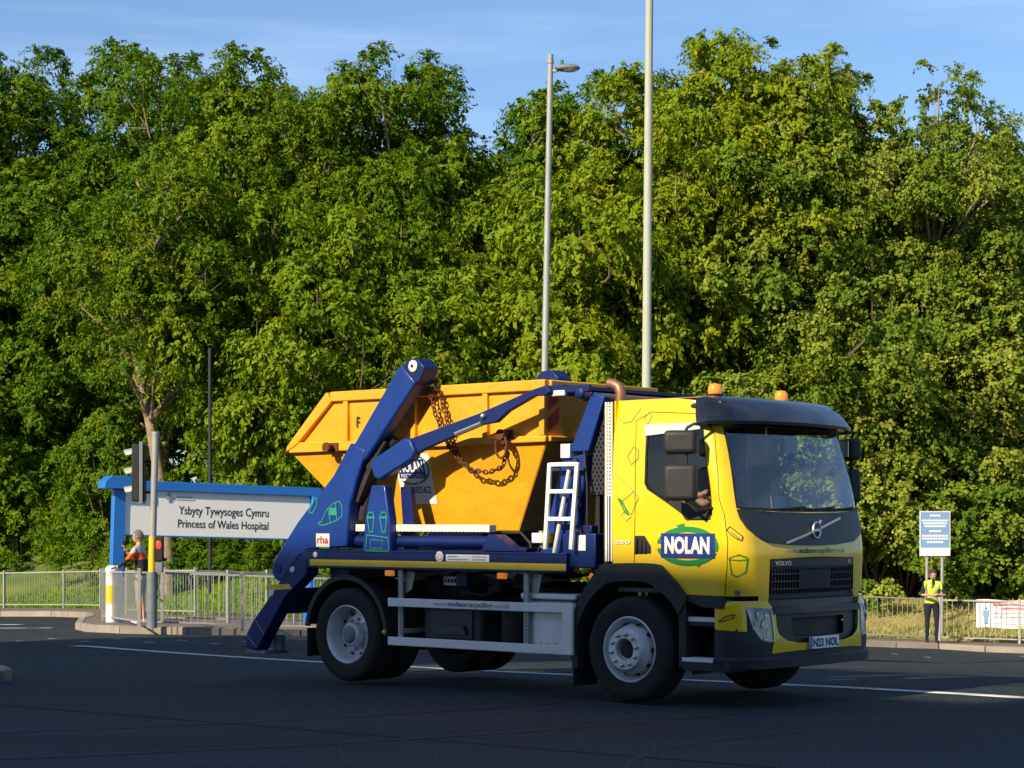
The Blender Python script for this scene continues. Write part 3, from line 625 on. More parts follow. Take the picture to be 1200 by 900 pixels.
def bumper():
    B = Sheet([(.25, 1.33), (.35, 1.41), (.6, 1.43), (.9, 1.41), (1.05, 1.37)], [(.25, 1.10), (.4, 1.15), (1.05, 1.14)], [(0, .36), (3, .36)], 1.05)
    def side(x, z):
        F, W, r, Wf, b, cx, cy = B.par(z)   # the corner starts almost at once
        u = max(0, min(1, (x - 1.05) / max(cx - 1.05, .01))) if cx > 1.05 and x < cx else 1 + .35 * min(1, math.asin(max(0, min(1, (x - cx) / r))) / (PI / 2 - PH))
        return (u, z)
    fr = B.front
    B.xr = .98
    mir = lambda p: [(4.7 - u, z) for u, z in p]
    outer = [(0, .37), (4.7, .37), (4.7, 1.0), (0, 1.0)]
    wing = [(.4, 1.0), (.2, .98), (.2, .75), (.9, .74), (1.20, .72), (1.20, .93), (1.42, .92), (1.44, .61), (1.42, .51), fr(-.6, .52), fr(-.38, .525), fr(0, .53), fr(0, .60), fr(-.39, .595), fr(-.58, .625), fr(-.68, .68), fr(-.71, .75), fr(-.72, .90), fr(-.80, 1.0)]
    centre = [fr(-.80, 1.0), fr(-.72, .90), fr(-.71, .75), fr(-.68, .68), fr(-.58, .625), fr(-.39, .595), fr(0, .595), fr(.39, .595), fr(.58, .625), fr(.68, .68), fr(.71, .75), fr(.72, .90), fr(.80, 1.0)]
    lamp = [(1.20, .945), (1.42, .925), (1.45, .60), (1.30, .635), (1.24, .75)]
    dark = [fr(-.46, .83), fr(.46, .83), fr(.44, .655), fr(-.44, .655)]
    regs = [('lip', outer), ('wing', wing), ('wing', mir(wing)), ('centre', centre), ('dark', dark), ('lamp', lamp), ('lamp2', mir(lamp))]
    regs = [(n, subdiv(p, 5)) for n, p in regs]
    ov, t = cdt(regs, np.concatenate([np.arange(.1, 1, .15), np.arange(1, 1.36, .05), np.arange(1.4, 3.35, .1), np.arange(3.35, 3.7, .05), np.arange(3.8, 4.7, .15)]), np.arange(.3, 1.0, .07))
    P3 = lambda off: [B.P(v.x, v.y, off) for v in ov]
    NN = [B.N(v.x, v.y) for v in ov]
    bp = submesh('bumper', P3(0), t['lip'], 'plastic', lorry, ns3=NN, label='dark plastic lower bumper')
    submesh('bumper_wing', P3(.004), t['wing'], 'yellow', bp, ns3=NN)
    submesh('bumper_centre', P3(-.03), t['centre'], 'grillblack', bp, ns3=NN); submesh('bumper_intake', P3(-.08), t['dark'], 'black', bp, ns3=NN)
    # projecting black lips of the bumper
    mb = MB(); us = np.linspace(.2, 4.5, 90)
    for z0, z1, o0, o1 in ((.365, .475, .03, .012),):
        V = []; 
        for u in us:
            V += [B.P(u, z0, -.02), B.P(u, z0 + .01, o0), B.P(u, z1 - .02, o0), B.P(u, z1, o1), B.P(u, z1 + .01, -.01)]
        mb.add(V, [(5 * i + k, 5 * i + k + 1, 5 * i + k + 6, 5 * i + k + 5) for i in range(len(us) - 1) for k in range(4)])
    us = np.linspace(fr(-.76, .9)[0], fr(.76, .9)[0], 50); V = []
    for u in us: V += [B.P(u, .87, -.03), B.P(u, .875, .02), B.P(u, .93, .015), B.P(u, .96, -.12)]
    mb.add(V, [(4 * i + k, 4 * i + k + 1, 4 * i + k + 5, 4 * i + k + 4) for i in range(len(us) - 1) for k in range(3)])
    mb.build('bumper_lip', 'plastic', bp)
    MB().box(.85, 1.12, -.88, .88, .93, 1.07).build('bumper_void', 'black', bp)
    for nm, fa in (('lamp', 1), ('lamp2', -1)):
        sgn = -1 if fa == 1 else 1
        hl = submesh('headlight', P3(-.05), t[nm], 'rim', lorry, ns3=NN)
        lf = (lambda p: p) if fa == 1 else (lambda p: (4.7 - p[0], p[1]))
        mb = MB()
        for uu, zz, rr in ((1.29, .875, .045), (1.37, .86, .042), (1.33, .78, .045), (1.385, .70, .035), (1.26, .80, .022)):
            c = B.P(*lf((uu, zz)), -.035); mb.sphere(c, rr, 8, (.7, 1, 1))
            mb.lathe([(rr + .004, .01), (rr + .014, .035), (rr + .018, .035)], c, 'x', 20)
        mb.build('headlight_reflector', 'lens', hl)
        mb = MB(); mb.tube([B.P(*lf(q), .006) for q in ((1.415, .90), (1.43, .76), (1.44, .63), (1.385, .635), (1.31, .65))], .012, 6); mb.build('headlight_trim', 'steel', hl)
        submesh('headlight_lens', P3(.006), t[nm], 'glass', hl, ns3=NN)
    pl = MB(); 
    c = [B.P(*fr(y, .53), .012) for y in (-.27, .25)]; x = max(c[0][0], c[1][0]) + .012
    pl.box(x, x + .01, -.27, .25, .53, .645); n_ = pl.build('number_plate', 'platewhite', lorry, bevel=.004)
    MB().box(x + .0105, x + .012, -.268, -.225, .532, .643).build('plate_band', 'plateblue', n_)
    text('N23 NOL', 'ink', n_, (x + .0125, -.21, .548), (0, 1, 0), (0, 0, 1), .44, .08, 'plate_lettering', bold=.035)
    mb = MB(); 
    mb.build('towing_hook', 'black', bp) if False else None
    # bottle drawing on the near wing
    mb = MB(); q = [B.P(u, z, .008) for u, z in ((1.02, .81), (1.07, .86), (1.13, .88), (1.12, .85), (1.06, .82))]
    for a, b in zip(q, q[1:] + q[:1]): mb.bar(a, b, .008, .003, up=(0, -1, 0))
    mb.build('bottle_drawing', 'ink', bp)
bumper()
def arc_band(cx, cz, r0, r1, a0, a1, y0, y1, n=26, sx=1):
    mb = MB(); V = []
    for i in range(n + 1):
        a = a0 + (a1 - a0) * i / n; c, s = math.cos(a) * sx, math.sin(a)
        V += [(cx + r0 * c, y0, cz + r0 * s), (cx + r1 * c, y0, cz + r1 * s), (cx + r1 * c, y1, cz + r1 * s), (cx + r0 * c, y1, cz + r0 * s)]
    mb.add(V, [(4 * i + k, 4 * i + (k + 1) % 4, 4 * i + 4 + (k + 1) % 4, 4 * i + 4 + k) for i in range(n) for k in range(4)] + [(3, 2, 1, 0), (4 * n, 4 * n + 1, 4 * n + 2, 4 * n + 3)])
    return mb
def wheels():
    Rr = .51
    def tyre(mb, x, yo, sg):
        prof = [(.305, -.02), (.33, .012), (.38, .022), (.44, .026), (.475, .018), (.497, -.004), (.508, -.03)]
        for k in range(4):
            t = -.04 - k * .052; prof += [(.51, t), (.51, t - .036), (.496, t - .038), (.496, t - .05)]
        prof += [(.508, -.26), (.49, -.285), (.44, -.305), (.36, -.295), (.305, -.27)]
        mb.lathe([(r, t) for r, t in prof], (x, yo, Rr), 'y', 56, -1 if sg < 0 else 1)
    for x, rear in ((0, 0), (-3.86, 1)):
        for sg in (-1, 1):
            yo = sg * 1.165; wn = MB()
            tyre(wn, x, yo, sg)
            if rear: tyre(wn, x, sg * .81, sg)
            wh = empty('wheel', (0, 0, 0)); wh.parent = lorry
            wn.build('tyre', 'rubber', wh)
            s_ = -1 if sg < 0 else 1; c = (x, yo, Rr)
            rm = MB()
            if not rear:
                rm.lathe([(.318, -.02), (.318, .006), (.308, .012), (.298, .004), (.288, -.03), (.272, -.05), (.262, -.085), (.25, -.07), (.235, -.03), (.212, .045), (.20, .075), (.188, .085), (.112, .085), (.104, .078), (.10, .03), (.085, .02), (.02, .02), (.001, .02)], c, 'y', 48, s_)
                hr, ht, nr, nn, nt_ = .243, -.045, .15, 10, .085
            else:
                rm.lathe([(.318, -.02), (.318, .006), (.308, .012), (.298, .002), (.288, -.06), (.283, -.14), (.262, -.165), (.24, -.158), (.19, -.15), (.14, -.148), (.13, -.14), (.125, -.05), (.11, -.03), (.04, -.028), (.001, -.028)], c, 'y', 48, s_)
                hr, ht, nr, nn, nt_ = .222, -.154, .165, 10, -.148
            rim = rm.build('rim', 'rim', wh)
            nb = MB(); hb = MB()
            for k in range(nn):
                a = 2 * PI * (k + .3) / nn; cc = (x + nr * math.cos(a), yo, Rr + nr * math.sin(a)); nb.lathe([(.018, nt_ - .005), (.0175, nt_ + .022), (.010, nt_ + .028), (.001, nt_ + .030)], cc, 'y', 10, s_)
                a = 2 * PI * k / nn; cc = Vector((x + hr * math.cos(a), yo + s_ * (ht + .004), Rr + hr * math.sin(a)))
                if k % 1 == 0:
                    tilt = .9 if not rear else 0; rad = Vector((math.cos(a), 0, math.sin(a))); tan = Vector((-math.sin(a), 0, math.cos(a))); nrm = (Vector((0, s_, 0)) + rad * tilt).normalized(); rd = (rad - nrm * rad.dot(nrm)).normalized()
                    cc = cc + nrm * .009; hb.add([cc + tan * .026 * math.cos(b) + rd * .018 * math.sin(b) for b in np.linspace(0, 2 * PI, 13)[:-1]], [tuple(range(12))])
            nb.build('wheel_nuts', 'steel', rim); hb.build('rim_holes', 'black', rim)
            hc = MB(); t0 = .024 if not rear else -.026
            hc.lathe([(.082 if not rear else .10, t0), (.07, t0 + .03), (.03, t0 + .034), (.001, t0 + .034)], c, 'y', 24, s_); hc.build('hub_cap', 'black' if not rear else 'galvdark', rim)
    # mudguards
    for sg in (-1, 1):
        y0, y1 = (sg * 1.19, sg * .55)
        a = arc_band(-3.86, .52, .585, .60, R(2), R(172), min(y0, y1), max(y0, y1), sx=1.0); a2 = arc_band(-3.86, .52, .583, .635, R(0), R(174), min(sg * 1.165, sg * 1.2), max(sg * 1.165, sg * 1.2)); a.add(a2.v, a2.f)
        a.build('rear_mudguard', 'plastic', lorry)
        m = MB(); m.box(-4.47, -4.455, min(y0, y1), max(y0, y1), .25, .56); m.build('mud_flap', 'rubber', lorry)
        MB().sphere((-3.265, sg * 1.2, .56), .025, 8).build('mudguard_end_clip', 'stripe', lorry)
        # front wing: wide dark arch with flat top
        w_ = MB(); out = [(-.70, .30), (-.735, .60), (-.68, .85), (-.54, 1.10), (-.38, 1.27), (-.30, 1.325), (.28, 1.335), (.44, 1.26), (.66, 1.04), (.66, .98)]
        inn = [(-.635, .30), (-.655, .62), (-.60, .80), (-.48, .98), (-.33, 1.10), (-.2, 1.155), (.18, 1.16), (.36, 1.08), (.50, .97), (.58, .86)]
        def cr(p, n=4):
            o_ = []
            for i in range(len(p) - 1):
                a, b_, c_, d_ = (Vector(p[max(0, i - 1)]), Vector(p[i]), Vector(p[i + 1]), Vector(p[min(len(p) - 1, i + 2)]))
                for k in range(n): t_ = k / n; o_.append(tuple(.5 * (2 * b_ + (c_ - a) * t_ + (2 * a - 5 * b_ + 4 * c_ - d_) * t_ ** 2 + (3 * b_ - 3 * c_ + d_ - a) * t_ ** 3)))
            return o_ + [p[-1]]
        out, inn = cr(out), cr(inn)
        for q in range(len(out) - 1):
            poly = [out[q], out[q + 1], inn[q + 1], inn[q]]; w_.prism(poly, sg * 1.175, sg * 1.05 if sg > 0 else -1.05)
            w_.prism([inn[q], inn[q + 1], (inn[q + 1][0] * 1.0, inn[q + 1][1] + .02), (inn[q][0], inn[q][1] + .02)], min(sg * 1.05, sg * .72), max(sg * 1.05, sg * .72))
        w_.build('front_wing', 'plastic', lorry)
        fl = MB(); fl.box(-.70, -.685, min(sg * 1.17, sg * .8), max(sg * 1.17, sg * .8), .12, .40); fl.build('mud_flap', 'rubber', lorry)
        # steps
        st = MB(); st.prism([(.60, 1.04), (1.08, 1.04), (1.08, .93), (.86, .93), (.70, .98), (.62, .98)], sg * 1.155, sg * .95)
        st.prism([(.575, 1.02), (.65, 1.0), (.67, .5), (.60, .36), (.575, .36)], sg * 1.16, sg * .9); st.prism([(1.06, .40), (1.20, .40), (1.20, .75), (1.06, .75)], sg * 1.10, sg * .8)
        st.prism([(.60, .44), (1.15, .44), (1.15, .34), (.62, .34)], sg * 1.16, sg * .85); st.prism([(.64, .82), (1.07, .82), (1.07, .755), (.66, .755)], sg * 1.12, sg * .85); st.prism([(.6, 1.03), (1.1, 1.03), (1.1, .4), (.6, .4)], sg * .86, sg * .80)
        so = st.build('step_box', 'plastic', lorry, bevel=.008)
        tr = MB(); tr.prism([(.66, .842), (1.06, .842), (1.06, .80), (.66, .80)], sg * 1.13, sg * .95); tr.prism([(.62, .462), (1.03, .462), (1.03, .425), (.62, .425)], sg * 1.17, sg * .98); tr.build('step_tread', 'alu', so, bevel=.004)
wheels()
def chassis():
    mb = MB()
    for y in (-.43, .43): mb.box(-4.9, 1.2, y - .04, y + .04, .82, 1.08)
    for x in (-4.7, -3.2, -2.2, -1.1, .6): mb.box(x, x + .08, -.39, .39, .85, 1.05)
    mb.tube([(-3.86, -1.0, .51), (-3.86, 1.0, .51)], .09, 12); mb.sphere((-3.86, 0, .52), .26, 10, (1, .8, .9)); mb.tube([(0, -.9, .48), (0, .9, .48)], .06, 10); mb.tube([(-3.7, 0, .6), (-.6, 0, .85)], .06, 10)
    mb.box(-.5, .9, -.4, .4, .55, 1.1)
    for sg in (-1, 1):
        for k in range(3): mb.bar((-4.5, sg * .5, .76 - k * .025), (-3.2, sg * .5, .76 - k * .025), .08, .02)
        mb.tube([(-1.6 - .2, sg * .3, .70), (-1.0, sg * .3, .70)], .13, 14)
    mb.build('chassis', 'greasy', lorry)
    ms = MB(); rng_ = random.Random(3)
    for k in range(26):
        x = -3.1 + rng_.random() * 2.3; z = .98 + rng_.random() * .22; y = -.55 - rng_.random() * .35; l = .2 + rng_.random() * .6
        ms.tube([(x, y, z), (x + l * .5, y - .02, z - .03 * rng_.random()), (x + l, y + .03, z + .04)], .008 + .012 * rng_.random(), 6)
    for x, z in ((-2.95, 1.03), (-2.1, 1.0), (-1.75, 1.05), (-2.5, .96)): ms.box(x, x + .16, -.85, -.6, z, z + .12)
    ms.build('air_lines', 'greasy', lorry)
    MB().box(-2.66, -2.46, -.93, -.80, 1.06, 1.16).build('valve_block', 'white', lorry, bevel=.01); MB().box(-2.46, -2.30, -.95, -.78, 1.05, 1.20).build('valve_body', 'navy', lorry, bevel=.01)
    vb = MB(); 
    for k in range(4): vb.box(-2.64 + k * .045, -2.61 + k * .045, -.934, -.93, 1.09, 1.13)
    vb.build('valve_ports', 'black', lorry)
    # battery box with moulded recess, air tank, urea tank
    bb = MB(); bb.box(-2.80, -1.98, -1.08, -.55, .47, .86); b_ = bb.build('battery_box', 'plastic', lorry, bevel=.03)
    rr = MB(); rr.box(-2.68, -2.10, -1.096, -1.075, .52, .82); rr.prism([(-2.62, .56), (-2.16, .56), (-2.20, .66), (-2.55, .66)], -1.13, -1.09); rr.box(-2.60, -2.18, -1.099, -1.09, .665, .69); rr.build('battery_box_cover', 'darkpanel', b_, bevel=.008)
    MB().lathe([(.001, 0), (.15, .01), (.17, .05), (.17, .34), (.15, .38), (.001, .39)], (-1.66, -.88, .48), 'z', 24).build('air_tank', 'greasy', lorry)
    tk = MB(); tk.box(-1.40, -.70, -1.13, -.55, .42, .955); t_ = tk.build('fuel_tank', 'tank', lorry, bevel=.07); t_.modifiers['bevel'].segments = 4
    tl = MB(); tl.box(-1.41, -.69, -1.135, -.56, .957, 1.02); tl.build('tank_lid', 'tank', t_, bevel=.015)
    rv = MB()
    for k in range(6): rv.sphere((-1.25 + k * .1, -1.133, .53), .010, 6)
    rv.build('tank_rivets', 'steel', t_)
    # side guard
    for sg in (-1, 1):
        g = MB(); y0, y1 = sorted((sg * 1.215, sg * 1.18))
        g.box(-3.20, -.67, y0, y1, .835, .925); g.box(-3.20, -.67, y0, y1, .425, .515); g.box(-.80, -.672, y0 - .001, y1 + .001, .426, .924)
        so = g.build('side_guard', 'alu', lorry, bevel=.006)
        y2, y3 = sorted((sg * 1.178, sg * 1.15))
        for x in (-3.08, -1.33):
            br = MB(); br.box(x, x + .06, y2, y3, .44, 1.22); br.prism([(x + .06, 1.22), (x + .20, 1.20), (x + .15, 1.02), (x + .06, .97)], sg * 1.13, sg * 1.12); br.box(x, x + .05, min(sg * 1.15, sg * .5), max(sg * 1.15, sg * .5), 1.12, 1.18)
            br.box(x, x + .03, min(sg * 1.15, sg * .5), max(sg * 1.15, sg * .5), .55, .60); b2 = br.build('guard_bracket', 'galv', so)
        hl = MB()
        for x in (-3.045, -1.295):
            for k in range(8): hl.add([(x - .008, sg * 1.1795, .54 + k * .035), (x + .008, sg * 1.1795, .54 + k * .035), (x + .008, sg * 1.1795, .556 + k * .035), (x - .008, sg * 1.1795, .556 + k * .035)], [(0, 1, 2, 3)])
        hl.build('bracket_holes', 'black', b2)
    yy = -1.2185
    text('www.', 'inkgrey', lorry, (-2.53, yy, .862), (1, 0, 0), (0, 0, 1), .19, .028, 'web_address_lettering'); text('nolan', 'ink', lorry, (-2.33, yy, .862), (1, 0, 0), (0, 0, 1), .25, .048, 'web_address_lettering', bold=.02)
    text('recycling', 'green', lorry, (-2.07, yy, .845), (1, 0, 0), (0, 0, 1), .36, .066, 'web_address_lettering', bold=.02); text('.co.uk', 'inkgrey', lorry, (-1.70, yy, .862), (1, 0, 0), (0, 0, 1), .22, .048, 'web_address_lettering')
chassis()
def body():
    # subframe side beams with yellow reflective tape
    for sg in (-1, 1):
        y0, y1 = sorted((sg * 1.20, sg * 1.08))
        f = MB(); f.box(-4.46, -.76, y0, y1, 1.225, 1.40); f.box(-4.46, -.76, y0 + (0 if sg < 0 else -.04), y1 + (.04 if sg < 0 else 0), 1.40, 1.425); fo = f.build('side_beam', 'navy', lorry, bevel=.006)
        t = MB(); t.box(-4.41, -.76, *sorted((sg * 1.2035, sg * 1.2)), 1.25, 1.318); t.build('reflective_tape', 'stripe', fo)
        for x in (-3.21, -1.62): lp = MB(); lp.box(x - .055, x + .055, *sorted((sg * 1.195, sg * 1.15)), 1.155, 1.215); lp.build('side_marker_lamp', 'orange', fo, bevel=.008)
        # rear stabiliser leg
        L_ = MB(); L_.prism([(-4.46, 1.42), (-4.60, 1.38), (-4.86, 1.14), (-4.93, 1.03), (-5.36, .60), (-5.47, .44), (-5.47, .30), (-5.28, .28), (-5.12, .50), (-4.80, .90), (-4.46, 1.15)], sg * 1.20, sg * 1.02)
        lo = L_.build('stabiliser_leg', 'navy', lorry, bevel=.012)
        ft = MB(); ft.box(-5.50, -5.18, *sorted((sg * 1.17, sg * .80)), .235, .28); ft.tube([(-5.18, sg * .95, .45), (-5.18, sg * .95, .27)], .07, 12); ft.build('stabiliser_foot', 'galvdark', lo, bevel=.008)
        tp = MB(); tp.prism([(-5.12, 1.02), (-4.74, 1.04), (-4.70, .985), (-5.12, .96)], sg * 1.203, sg * 1.2); tp.build('reflective_tape', 'stripe', lo)
        cap = MB(); 
        for x, z in ((-4.69, 1.20), (-5.03, .93)): cap.lathe([(.035, 0), (.033, .012), (.001, .015)], (x, sg * 1.2, z), 'y', 14, sg)
        cap.lathe([(.03, 0), (.03, .01), (.001, .012)], (-4.32, sg * 1.2, 1.37), 'y', 14, sg)
        cap.build('leg_pin', 'white', lo)
        ln = MB(); ln.bar((-5.30, sg * 1.203, .62), (-5.16, sg * 1.203, .47), .008, .004, up=(0, 1, 0)); ln.bar((-5.44, sg * 1.203, .44), (-5.30, sg * 1.203, .33), .008, .004, up=(0, 1, 0)); ln.build('leg_edge_line', 'inkgrey', lo)
        # main lifting arm
        A = MB()
        lowp = [(-4.93, 1.07), (-4.99, 1.09), (-5.04, 1.17), (-5.02, 1.26), (-4.93, 1.38), (-4.61, 1.73), (-4.05, 2.23), (-3.78, 2.58), (-3.55, 2.50), (-3.69, 2.17), (-3.79, 1.92), (-3.83, 1.46), (-4.46, 1.42), (-4.85, 1.09)]
        A.prism(lowp, sg * 1.20, sg * 1.02); ao = A.build('lifting_arm', 'blue', lorry, bevel=.02)
        U = MB(); U.prism([(-3.86, 2.42), (-3.09, 3.34), (-3.02, 3.39), (-2.81, 3.19), (-3.53, 2.42), (-3.70, 2.30)], sg * 1.19, sg * 1.0); U.build('arm_upper_section', 'blue', ao, bevel=.025)
        H = MB(); H.prism([(-3.0, 3.365), (-2.93, 3.43), (-2.77, 3.44), (-2.67, 3.34), (-2.73, 3.20), (-2.80, 3.17)], sg * 1.205, sg * .98); H.build('arm_head', 'navy', ao, bevel=.015)
        D = MB(); D.lathe([(.062, 0), (.062, .012), (.05, .02), (.02, .022), (.001, .022)], (-2.83, sg * 1.205, 3.36), 'y', 24, sg); D.build('head_pin', 'white', ao)
        D = MB(); D.lathe([(.02, .0), (.018, .004), (.001, .004)], (-2.83, sg * 1.228, 3.36), 'y', 12, sg); D.lathe([(.05, 0), (.05, .01), (.001, .01)], (-4.93, sg * 1.2, 1.20), 'y', 20, sg); D.build('pin_centre', 'navy', ao)
        # greasy telescopic cylinder along the underside of the arm
        C = MB(); C.tube([(-3.80, sg * 1.0, 1.75), (-3.62, sg * 1.0, 2.25), (-3.30, sg * 1.0, 2.62)], .06, 12); C.bar((-3.76, sg * 1.08, 1.95), (-3.50, sg * 1.08, 2.42), .10, .06); C.bar((-3.60, sg * 1.1, 2.30), (-3.36, sg * 1.1, 2.60), .05, .08); C.build('arm_cylinder', 'greasy', ao)
        # sheeting arm: box at the rear, thin lever reaching forward
        K = MB(); K.prism([(-3.41, 2.33), (-3.36, 2.40), (-2.90, 2.61), (-2.82, 2.59), (-2.75, 2.47), (-2.79, 2.39), (-3.27, 2.175), (-3.35, 2.19)], sg * 1.27, sg * 1.15); ko = K.build('sheeting_arm_box', 'blue', lorry, bevel=.02)
        T = MB(); T.prism([(-2.86, 2.60), (-2.78, 2.62), (-1.90, 2.83), (-1.15, 3.05), (-1.00, 3.08), (-.94, 3.02), (-1.00, 2.98), (-1.15, 2.98), (-1.50, 2.84), (-1.66, 2.735), (-1.86, 2.715), (-2.62, 2.50), (-2.82, 2.42)], sg * 1.225, sg * 1.16); T.build('sheeting_arm', 'navy', ko, bevel=.008)
        W_ = MB(); W_.tube([(-2.20, sg * 1.24, 2.63), (-1.84, sg * 1.24, 2.73)], .022, 8); W_.sphere((-1.82, sg * 1.24, 2.80), .03, 8); W_.build('arm_damper', 'steel', ko)
        # tapered post that carries the sheeting arm
        Q = MB(); Q.prism([(-3.46, 2.12), (-3.26, 2.12), (-3.19, 1.75), (-3.17, 1.40), (-3.60, 1.40), (-3.56, 1.75)], sg * 1.20, sg * 1.08); qo = Q.build('sheeting_post', 'blue', lorry, bevel=.015)
        Q = MB(); Q.prism([(-3.20, 2.10), (-3.05, 2.10), (-2.98, 1.42), (-3.14, 1.42)], sg * 1.02, sg * .96); Q.build('post_cylinder', 'navy', qo)
        # front mast
        N = MB(); N.prism([(-.80, 2.42), (-.56, 2.42), (-.36, 2.95), (-.52, 3.0)], sg * 1.10, sg * .98); N.prism([(-.90, 2.36), (-.60, 2.40), (-.62, 2.2), (-.78, 1.36), (-1.22, 1.36), (-1.10, 1.7)], sg * 1.08, sg * .97); no = N.build('sheeting_mast', 'blue', lorry, bevel=.012)
        N = MB(); N.box(-.90, -.78, *sorted((sg * 1.12, sg * 1.0)), 2.36, 2.50); N.build('mast_bracket', 'alu', no, bevel=.005)
        N = MB(); N.tube([(-.70, sg * 1.12, 2.36), (-.66, sg * 1.13, 1.9), (-.62, sg * 1.12, 1.45)], .015, 8); N.tube([(-.62, sg * 1.09, 2.42), (-.56, sg * 1.12, 2.1), (-.58, sg * 1.09, 1.5)], .012, 8); N.build('mast_hoses', 'black', no)
        # lift cylinder lying along the deck
        Z = MB(); Z.tube([(-3.86, sg * 1.04, 1.52), (-1.78, sg * 1.04, 1.52)], .062, 18); Z.prism([(-1.95, 1.44), (-1.86, 1.60), (-1.76, 1.60), (-1.50, 1.44)], sg * 1.12, sg * .96); Z.build('lift_cylinder', 'navy', lorry, bevel=.0)
        Z = MB(); Z.box(-3.80, -1.86, *sorted((sg * 1.10, sg * .99)), 1.625, 1.70)
        for k in range(38): Z.box(-3.78 + k * .05, -3.76 + k * .05, *sorted((sg * 1.107, sg * 1.10)), 1.63, 1.695)
       
        zo = Z.build('cylinder_rod_cover', 'whitestrip', lorry, bevel=.01)
    # deck, cross beams, pump unit
    d = MB(); d.box(-4.4, -.75, -1.07, 1.07, 1.30, 1.43); d.box(-1.75, -1.3, -1.17, -.9, 1.43, 1.47); d.box(-4.3, -4.0, -1.0, 1.0, 1.1, 1.3); d.build('deck', 'navy', lorry, bevel=.006)
    p = MB(); p.box(-.86, -.44, -1.14, -.85, 1.28, 1.62); p.box(-.78, -.52, -1.10, -.8, 1.62, 1.70); p.build('pump_unit', 'navy', lorry, bevel=.012)
    MB().box(-.66, -.56, -1.144, -1.14, 1.45, 1.60).build('pump_label', 'platewhite', lorry)
    MB().box(-1.24, -1.10, -1.16, -1.10, 1.52, 1.62).build('white_block', 'white', lorry, bevel=.006); MB().box(-1.10, -1.0, -1.16, -1.10, 1.52, 1.62).build('yellow_block', 'stripe', lorry, bevel=.006)
    h = MB()
    h.tube([(-1.75, -1.0, 1.62), (-1.5, -1.02, 1.62), (-1.38, -1.02, 1.52), (-1.36, -1.02, 1.42)], .016, 8)
    for k in range(4): h.tube([(-1.3 + k * .05, -1.0, 1.42), (-1.22 + k * .05, -.98, 1.6 + .05 * k), (-1.05 + k * .04, -.95, 1.45)], .012, 6)
    h.build('hydraulic_hoses', 'black', lorry)
    # sheeting roller across the front of the body
    r = MB(); r.tube([(-.95, -1.12, 3.02), (-.95, 1.12, 3.02)], .035, 14); r.box(-1.03, -.86, -1.13, 1.13, 3.05, 3.085); ro = r.build('sheeting_crossbar', 'navy', lorry)
    r = MB(); r.tube([(-.62, -1.14, 2.96), (-.62, 1.1, 2.96)], .045, 16); r.build('sheet_roller', 'exhaust', lorry)
    r = MB(); r.box(-1.06, -.50, -1.17, -1.12, 3.00, 3.07); r.sphere((-.62, -1.16, 2.99), .06, 8, (1, .4, 1)); r.build('roller_bracket', 'navy', lorry, bevel=.01); r = MB(); r.box(-1.06, -.50, 1.12, 1.17, 3.00, 3.07); r.build('roller_bracket', 'navy', lorry, bevel=.01)
    r = MB(); r.box(-.98, -.80, -1.175, -1.13, 2.97, 3.03); r.build('roller_motor', 'alu', lorry, bevel=.012)
    # headboard and perforated guard behind the cab
    g = MB(); g.box(-.56, -.52, -.98, 1.0, 1.45, 2.0); g.box(-.56, -.50, -1.0, -.95, 1.3, 2.92); g.box(-.56, -.50, .95, 1.0, 1.3, 2.92); g.box(-.56, -.50, -1.0, 1.0, 2.88, 2.93); g.box(-.40, -.35, -1.06, -1.0, 1.3, 2.90); g.box(-.56, -.34, -1.0, 1.0, 1.40, 1.46)
    go = g.build('headboard_frame', 'black', lorry)
    g = MB(); g.add([(-.60, -1.03, 2.0), (-.34, -1.03, 2.0), (-.34, -1.03, 2.86), (-.50, -1.03, 2.86)], [(0, 1, 2, 3)]); g.add([(-.53, -1.0, 2.0), (-.53, 1.0, 2.0), (-.53, 1.0, 2.88), (-.53, -1.0, 2.88)], [(0, 1, 2, 3)]); g.build('perforated_guard', 'meshguard', go)
    bx = MB(); bx.box(-.50, -.26, -.9, .9, 1.3, 2.0); bx.box(-.50, -.36, -.95, -.5, 1.95, 2.5); bx.build('air_filter_housing', 'black', lorry, bevel=.02)
    e = MB(); e.tube([(-.40, -.80, 2.2), (-.40, -.80, 2.93), (-.395, -.80, 3.0), (-.42, -.80, 3.06), (-.48, -.80, 3.09), (-.54, -.80, 3.10)], [.05, .05, .052, .052, .05, .05], 18, False)
    e.tube([(-.54, -.80, 3.10), (-.45, -.80, 3.08)], [.046, .046], 18, True); e.build('exhaust_pipe', 'exhaust', lorry)
    # ladder
    l = MB(); y = -1.22
    l.bar((-.95, y, 2.31), (-1.01, y, 1.46), .045, .03, up=(0, 1, 0)); l.bar((-.60, y, 2.31), (-.68, y, 1.46), .045, .03, up=(0, 1, 0))
    for z in (2.295, 2.03, 1.76): l.bar((-.95 - (2.3 - z) * .07, y, z), (-.60 - (2.3 - z) * .09, y, z), .03, .04)
    lo = l.build('access_ladder', 'white', lorry, bevel=.004)
    l = MB(); l.tube([(-.74, -1.16, 2.30), (-.95, -1.16, 1.40)], .022, 8); l.bar((-.95, y, 2.25), (-.95, -1.08, 2.25), .03, .03); l.bar((-.62, y, 2.25), (-.62, -1.08, 2.25), .03, .03); l.build('ladder_stay', 'alu', lo)
    # stickers
    s = MB(); s.box(-2.37, -1.77, -1.2025, -1.2, 1.322, 1.395); s.build('data_sticker', 'platewhite', lorry)
    s = MB()
    for k, (a, b) in enumerate(((-2.34, -2.2), (-2.34, -2.05), (-2.0, -1.8), (-2.0, -1.82))): z = 1.375 if k in (0, 2) else 1.345; s.box(a, b, -1.2032, -1.2026, z - .008, z + (.004))
    s.build('sticker_print', 'inkgrey', lorry)
